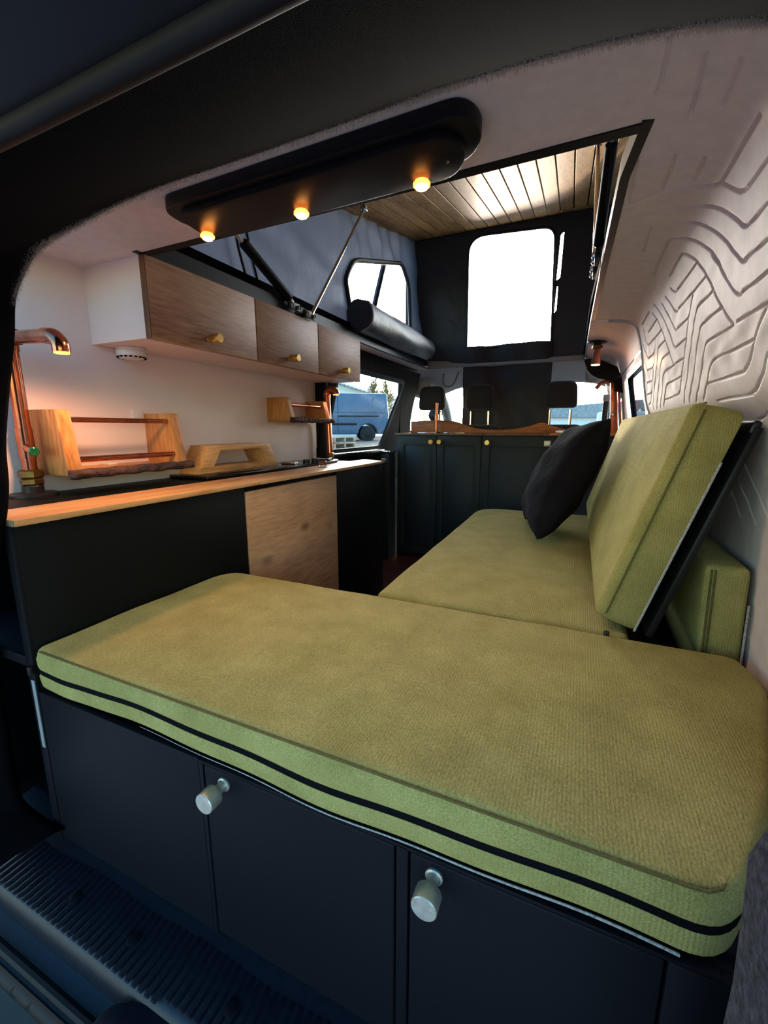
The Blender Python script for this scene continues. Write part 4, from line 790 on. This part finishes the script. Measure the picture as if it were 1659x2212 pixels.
# bulkhead arch trim on the right, dark
g = PR([(p.x, p.y) for p in catmull([(-.05, 2.4, 0), (.1, 2.0, 0), (.4, 1.78, 0), (.72, 1.68, 0), (.95, 1.55, 0), (1.02, 1.3, 0)], 6)]+[(1.35, 1.2), (1.2, 1.7), (1.0, 2.1), (.6, 2.3), (.3, 2.42)], 'y', 17.3, 17.6, bev=.02); struct('trim_8', g, 'btrim')
# copper-orange door pillar
dp = thing('door_pillar', (1.1, 17.4, -2), 'copper-orange painted door pillar at the right of the cab', 'door pillar'); dp['kind'] = 'structure'
g = NB(); tube(g, catmull([(.42, 17.75, 1.42), (.6, 17.75, 1.62), (.9, 17.75, 1.66)], 5), .07, 8)
prism(g, [(.86, 1.66), (1.05, 1.66), (1.1, 1.2), (1.24, 0), (1.5, -3), (1.18, -3), (.98, 0), (.9, 1.2)], 'y', 17.62, 17.9, bev=.02); obj('post', g, 'orange', dp)
obj('flange', PR([(1.06, 1.66), (1.13, 1.66), (1.36, 0), (1.6, -3), (1.52, -3), (1.27, 0)], 'y', 17.5, 17.62, bev=.01), 'orange', dp)
obj('striker', LT((1.02, 17.6, .5), (0, -1, 0), [(.07, 0), (.07, .06), (.04, .09)], 12), 'chrome', dp)
obj('edge_seal', TB([(1.2, 17.45, 1.6), (1.42, 17.45, 0), (1.6, 17.45, -1.5)], .035, 8), 'felt', dp)
sb = thing('seat_belt', (.75, 18.3, -1), 'black seat belt hanging beside the copper-orange pillar', 'seat belt')
obj('webbing', BX(.72, .9, 18.35, 18.4, -5.2, 1.0, .01), 'piping', sb); obj('guide', BX(.7, .95, 18.3, 18.42, 1.0, 1.25, .04), 'felt', sb)
# windscreen, pillars
ws = thing('window_3', (-2.85, 24.5, 0), 'bright windscreen beyond the front seats', 'window'); ws['kind'] = 'structure'
b = NB(); grid(b, np.array([[(-2.85+u*(4.05+.35*(1-t)), 23.6+3.2*t-.55*u*u, 1.75-2.6*t) for u in np.linspace(-1, 1, 20)] for t in np.linspace(0, 1, 8)])); obj('pane', b, 'glass', ws)
for s, nm in ((-1, 'pillar'), (1, 'pillar')):
    g = NB(); tube(g, catmull([(-2.85+s*4.0, 19.5, 2.0), (-2.85+s*4.1, 22.5, 1.85), (-2.85+s*4.25, 24.5, 1.0), (-2.85+s*4.45, 26.5, -.7)], 6), [.45, .42, .4, .38, .36, .34, .32]+[.26]*12, 10); struct('pillar', g, 'headliner')
struct('dashboard', BX(-7.2, 1.5, 24.2, 27, -3, -.75, .2, 4), 'seatfab')
for s, nm in ((-1, 'door_1'), (1, 'door_2')):
    x = -2.85+s*4.4; struct(nm, BX(x-.1, x+.1, 18.6, 26.5, -5, -.35, .08), 'seatfab')
    struct('wall_%s.003' % ('left' if s < 0 else 'right'), BX(x-.15, x+.05, 17.9, 19.1, -.4, 2.2, .06), 'btrim' if s < 0 else 'headliner')
struct('trim_9', PR([(18.4, 1.5), (21.5, 1.45), (24, 1.1), (24, 2.4), (18.4, 2.65)], 'x', -7.3, -7.05, bev=.03), 'headliner')
struct('trim_10', PR([(18.4, 1.5), (21.5, 1.45), (24, 1.1), (24, 2.4), (18.4, 2.65)], 'x', 1.35, 1.6, bev=.03), 'headliner')
mr = thing('door_mirror', (-6.9, 22, .5), 'small mirror at the left cab window', 'mirror'); obj('shell', LT((-7.5, 23.5, .75), (0, 1, 0), [(.1, 0), (.35, .08), (.4, .3), (.2, .5)], 16), 'gloss', mr)
# ================================================================== OUTSIDE
struct('ground', BX(-400, 300, -150, 500, -8.6, -8.5, 0), 'ground')
struct('bank', PR([(-140, -8.5), (-26, -8.5), (-34, -3.0), (-140, -2.6)], 'y', 20, 170), 'bank')
def yard_van(p, rot, m, label, Lg=30., wd=11., ht=11.6):
    t = thing('parked_van', p, label, 'van')
    MX = Matrix.Translation(p) @ Matrix.Rotation(rot, 4, 'Z')
    def add(nm, bm_, mm, par=t): bmesh.ops.transform(bm_, matrix=MX, verts=bm_.verts); return obj(nm, bm_, mm, par)
    side = [(-15, 1.8), (-12.2, 1.8)]+[(x, z) for x, z in arc2((-9.8, 1.9), 2.4, math.pi, 0)]+[(-7.2, 1.7), (6.8, 1.7)]+[(x, z) for x, z in arc2((9.4, 1.9), 2.4, math.pi, 0)]+[(12, 1.7), (15.6, 1.9), (15.7, 4.6), (12.2, 6.2), (9, 11), (6, 11.7), (-14.6, 11.7), (-15.1, 6)]
    b_ = prism(NB(), side, 'y', -wd/2, wd/2, bev=.35, seg=3); add('body', b_, m)
    for s in (-1, 1):
        add('waist_moulding', box(NB(), -7, 6.6, s*wd/2-.1, s*wd/2+.18, 4.0, 4.45, .08), 'trimblack'); add('door_rail', box(NB(), -12.5, -2.5, s*wd/2-.05, s*wd/2+.1, 6.05, 6.3, .04), 'trimblack')
        add('door_seam', box(NB(), -2.45, -2.35, s*wd/2-.05, s*wd/2+.02, 2.2, 11, 0), 'rubber'); add('side_crease', box(NB(), -14, 9, s*wd/2-.05, s*wd/2+.12, 7.0, 7.25, .06), m)
        add('cab_window', box(NB(), 5.4, 9.2, s*wd/2-.3, s*wd/2+.03, 7.2, 10.2, .2), 'tint')
        for x in (-9.8, 9.4):
            w_ = add('wheel', lathe(NB(), (x, s*(wd/2-1.2), 1.9), (0, s, 0), [(1.2, 0), (1.95, .15), (1.95, 1.0), (1.3, 1.15)], 28), 'tyre'); add('hub', lathe(NB(), (x, s*(wd/2-.1), 1.9), (0, s, 0), [(1.1, 0), (1.1, .1), (.3, .2)], 20), 'trimblack', w_)
    return t
yard_van((-59.5, 97, -3.1), math.radians(213), 'vanblue', 'blue panel van parked outside beyond the side window')
yard_van((12, 110, -8.5), math.radians(75), 'vanwhite', 'pale van parked outside beyond the windscreen')
pt = thing('pallet_stack', (-38, 62, -3), 'weathered wooden pallets on the ground beyond the side window', 'pallets')
for k in range(2):
    b = NB(); z = -2.98+k*.95
    for i in range(3): box(b, -42, -34, 57+i*3.2, 57.7+i*3.2, z, z+.6, .03)
    for i in range(7): box(b, -42+i*1.2, -41.2+i*1.2, 57, 64.2, z+.6, z+.75, .02)
    obj('pallet', b, 'pallet', pt)
br = thing('barn', (-80, 110, -3), 'grey building with a sloping corrugated roof beyond the side window', 'building')
g = PR([(-150, -8), (-71, -8), (-71, 11.8), (-112, 25), (-150, 12)], 'y', 150, 175); obj('walls', g, 'cladding', br)
b = NB()
for k in range(26):
    x = -68-k*1.7; z = 11.6+(k*1.7)*.32; box(b, x-1.4, x, 146, 178, z, z+.5, .05)
obj('roof', b, 'metalroof', br)
hs = thing('shed', (-4, 130, -8.5), 'long pale shed in the glare beyond the windscreen', 'building')
obj('walls', BX(-8, 60, 128, 140, -8.5, 3.5, .1), 'cladding', hs); g = PR([(-10, 3), (62, 3), (62, 4), (40, 9), (-10, 5.5)], 'y', 126, 142); obj('roof', g, 'metalroof', hs)
def tree(p, h, label):
    t = thing('bare_tree', p, label, 'tree', 'bare trees beyond the side window'); P = Vector(p)
    obj('trunk', TB([P, P+Vector((.3, 0, h*.5)), P+Vector((.1, 0, h*.85))], [.7, .45, .15], 8), 'barkgrey', t)
    b = NB()
    for k in range(150):
        z = random.uniform(.3, .95)*h; a = random.uniform(0, 6.28); r = (1.1-z/h)*h*.38; st = P+Vector((.2, 0, z)); en = st+Vector((r*math.cos(a), r*math.sin(a), random.uniform(.05, .2)*h)); md = st.lerp(en, .5)+Vector((0, 0, -.02*h))
        tube(b, [st, md, en], [.16, .1, .04], 4, caps=False)
        for q in range(3):
            f = md.lerp(en, random.random()); tube(b, [f, f+Vector((random.gauss(0, 1), random.gauss(0, 1), random.uniform(.5, 1.6)))*h*.05], [.07, .03], 3, caps=False)
    obj('crown', b, 'twig', t)
for k, (x, y, h) in enumerate(((-104, 212, 25), (-90, 188, 26), (-56, 126, 17), (-68, 142, 18))):
    tree((x, y, -3), h, ['farthest pale bare tree beyond the blue van', 'tall pale bare tree behind the end of the grey building', 'pale bare tree nearest the blue van', 'pale bare tree standing before the grey building'][k])
# ================================================================== LIGHT AND CAMERA
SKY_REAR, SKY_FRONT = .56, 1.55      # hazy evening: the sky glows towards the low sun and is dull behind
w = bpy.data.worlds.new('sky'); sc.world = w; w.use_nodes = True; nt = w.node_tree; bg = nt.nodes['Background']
sk = nt.nodes.new('ShaderNodeTexSky'); sk.sky_type = 'NISHITA'; sk.sun_disc = False; sk.sun_elevation = math.radians(14); sk.sun_rotation = math.radians(-15.2); sk.air_density = 1.2; sk.dust_density = .8; sk.ozone_density = 2
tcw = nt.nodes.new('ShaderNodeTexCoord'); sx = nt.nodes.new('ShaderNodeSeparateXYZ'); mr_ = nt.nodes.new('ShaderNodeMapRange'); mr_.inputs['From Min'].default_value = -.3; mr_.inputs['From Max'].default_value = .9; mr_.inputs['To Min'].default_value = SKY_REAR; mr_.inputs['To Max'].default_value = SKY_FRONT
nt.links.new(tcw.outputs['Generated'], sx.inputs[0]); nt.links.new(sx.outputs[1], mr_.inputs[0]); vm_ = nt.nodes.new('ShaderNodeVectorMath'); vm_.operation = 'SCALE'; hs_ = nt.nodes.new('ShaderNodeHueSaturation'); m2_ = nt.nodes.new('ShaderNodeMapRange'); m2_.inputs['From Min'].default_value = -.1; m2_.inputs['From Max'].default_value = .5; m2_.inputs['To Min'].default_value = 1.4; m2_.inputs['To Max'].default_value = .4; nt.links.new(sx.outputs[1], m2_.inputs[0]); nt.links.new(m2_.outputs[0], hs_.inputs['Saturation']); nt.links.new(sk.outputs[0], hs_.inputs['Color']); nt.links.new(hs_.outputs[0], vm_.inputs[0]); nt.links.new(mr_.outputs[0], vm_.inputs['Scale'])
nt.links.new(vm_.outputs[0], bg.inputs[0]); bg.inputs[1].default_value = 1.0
sun = bpy.data.lights.new('sun', 'SUN'); sun.energy = 2.6; sun.angle = math.radians(1.2); sun.color = (1, .68, .36)
so = bpy.data.objects.new('sun', sun); COL.objects.link(so); so.rotation_euler = (-Vector((-.272, 1, .07))).to_track_quat('-Z', 'Y').to_euler()
cam = bpy.data.cameras.new('camera'); co_ = bpy.data.objects.new('camera', cam); COL.objects.link(co_); sc.camera = co_
cam.sensor_fit = 'HORIZONTAL'; cam.sensor_width = 36; cam.lens = 924.316/1659*36; cam.clip_start = .01; cam.clip_end = 500
co_.location = W((0, 0, 0)); co_.rotation_euler = (math.radians(90-11.003), 0, math.radians(24.187))
vs = sc.view_settings; sc.display_settings.display_device = 'sRGB'; vs.view_transform = 'Standard'; vs.look = 'None'; vs.gamma = 1; vs.use_curve_mapping = False; vs.exposure = .68
cy = sc.cycles; cy.max_bounces = 10; cy.diffuse_bounces = 6; cy.glossy_bounces = 4; cy.transmission_bounces = 6; cy.transparent_max_bounces = 12; cy.sample_clamp_indirect = 6; cy.caustics_reflective = False; cy.caustics_refractive = False; cy.use_denoising = True
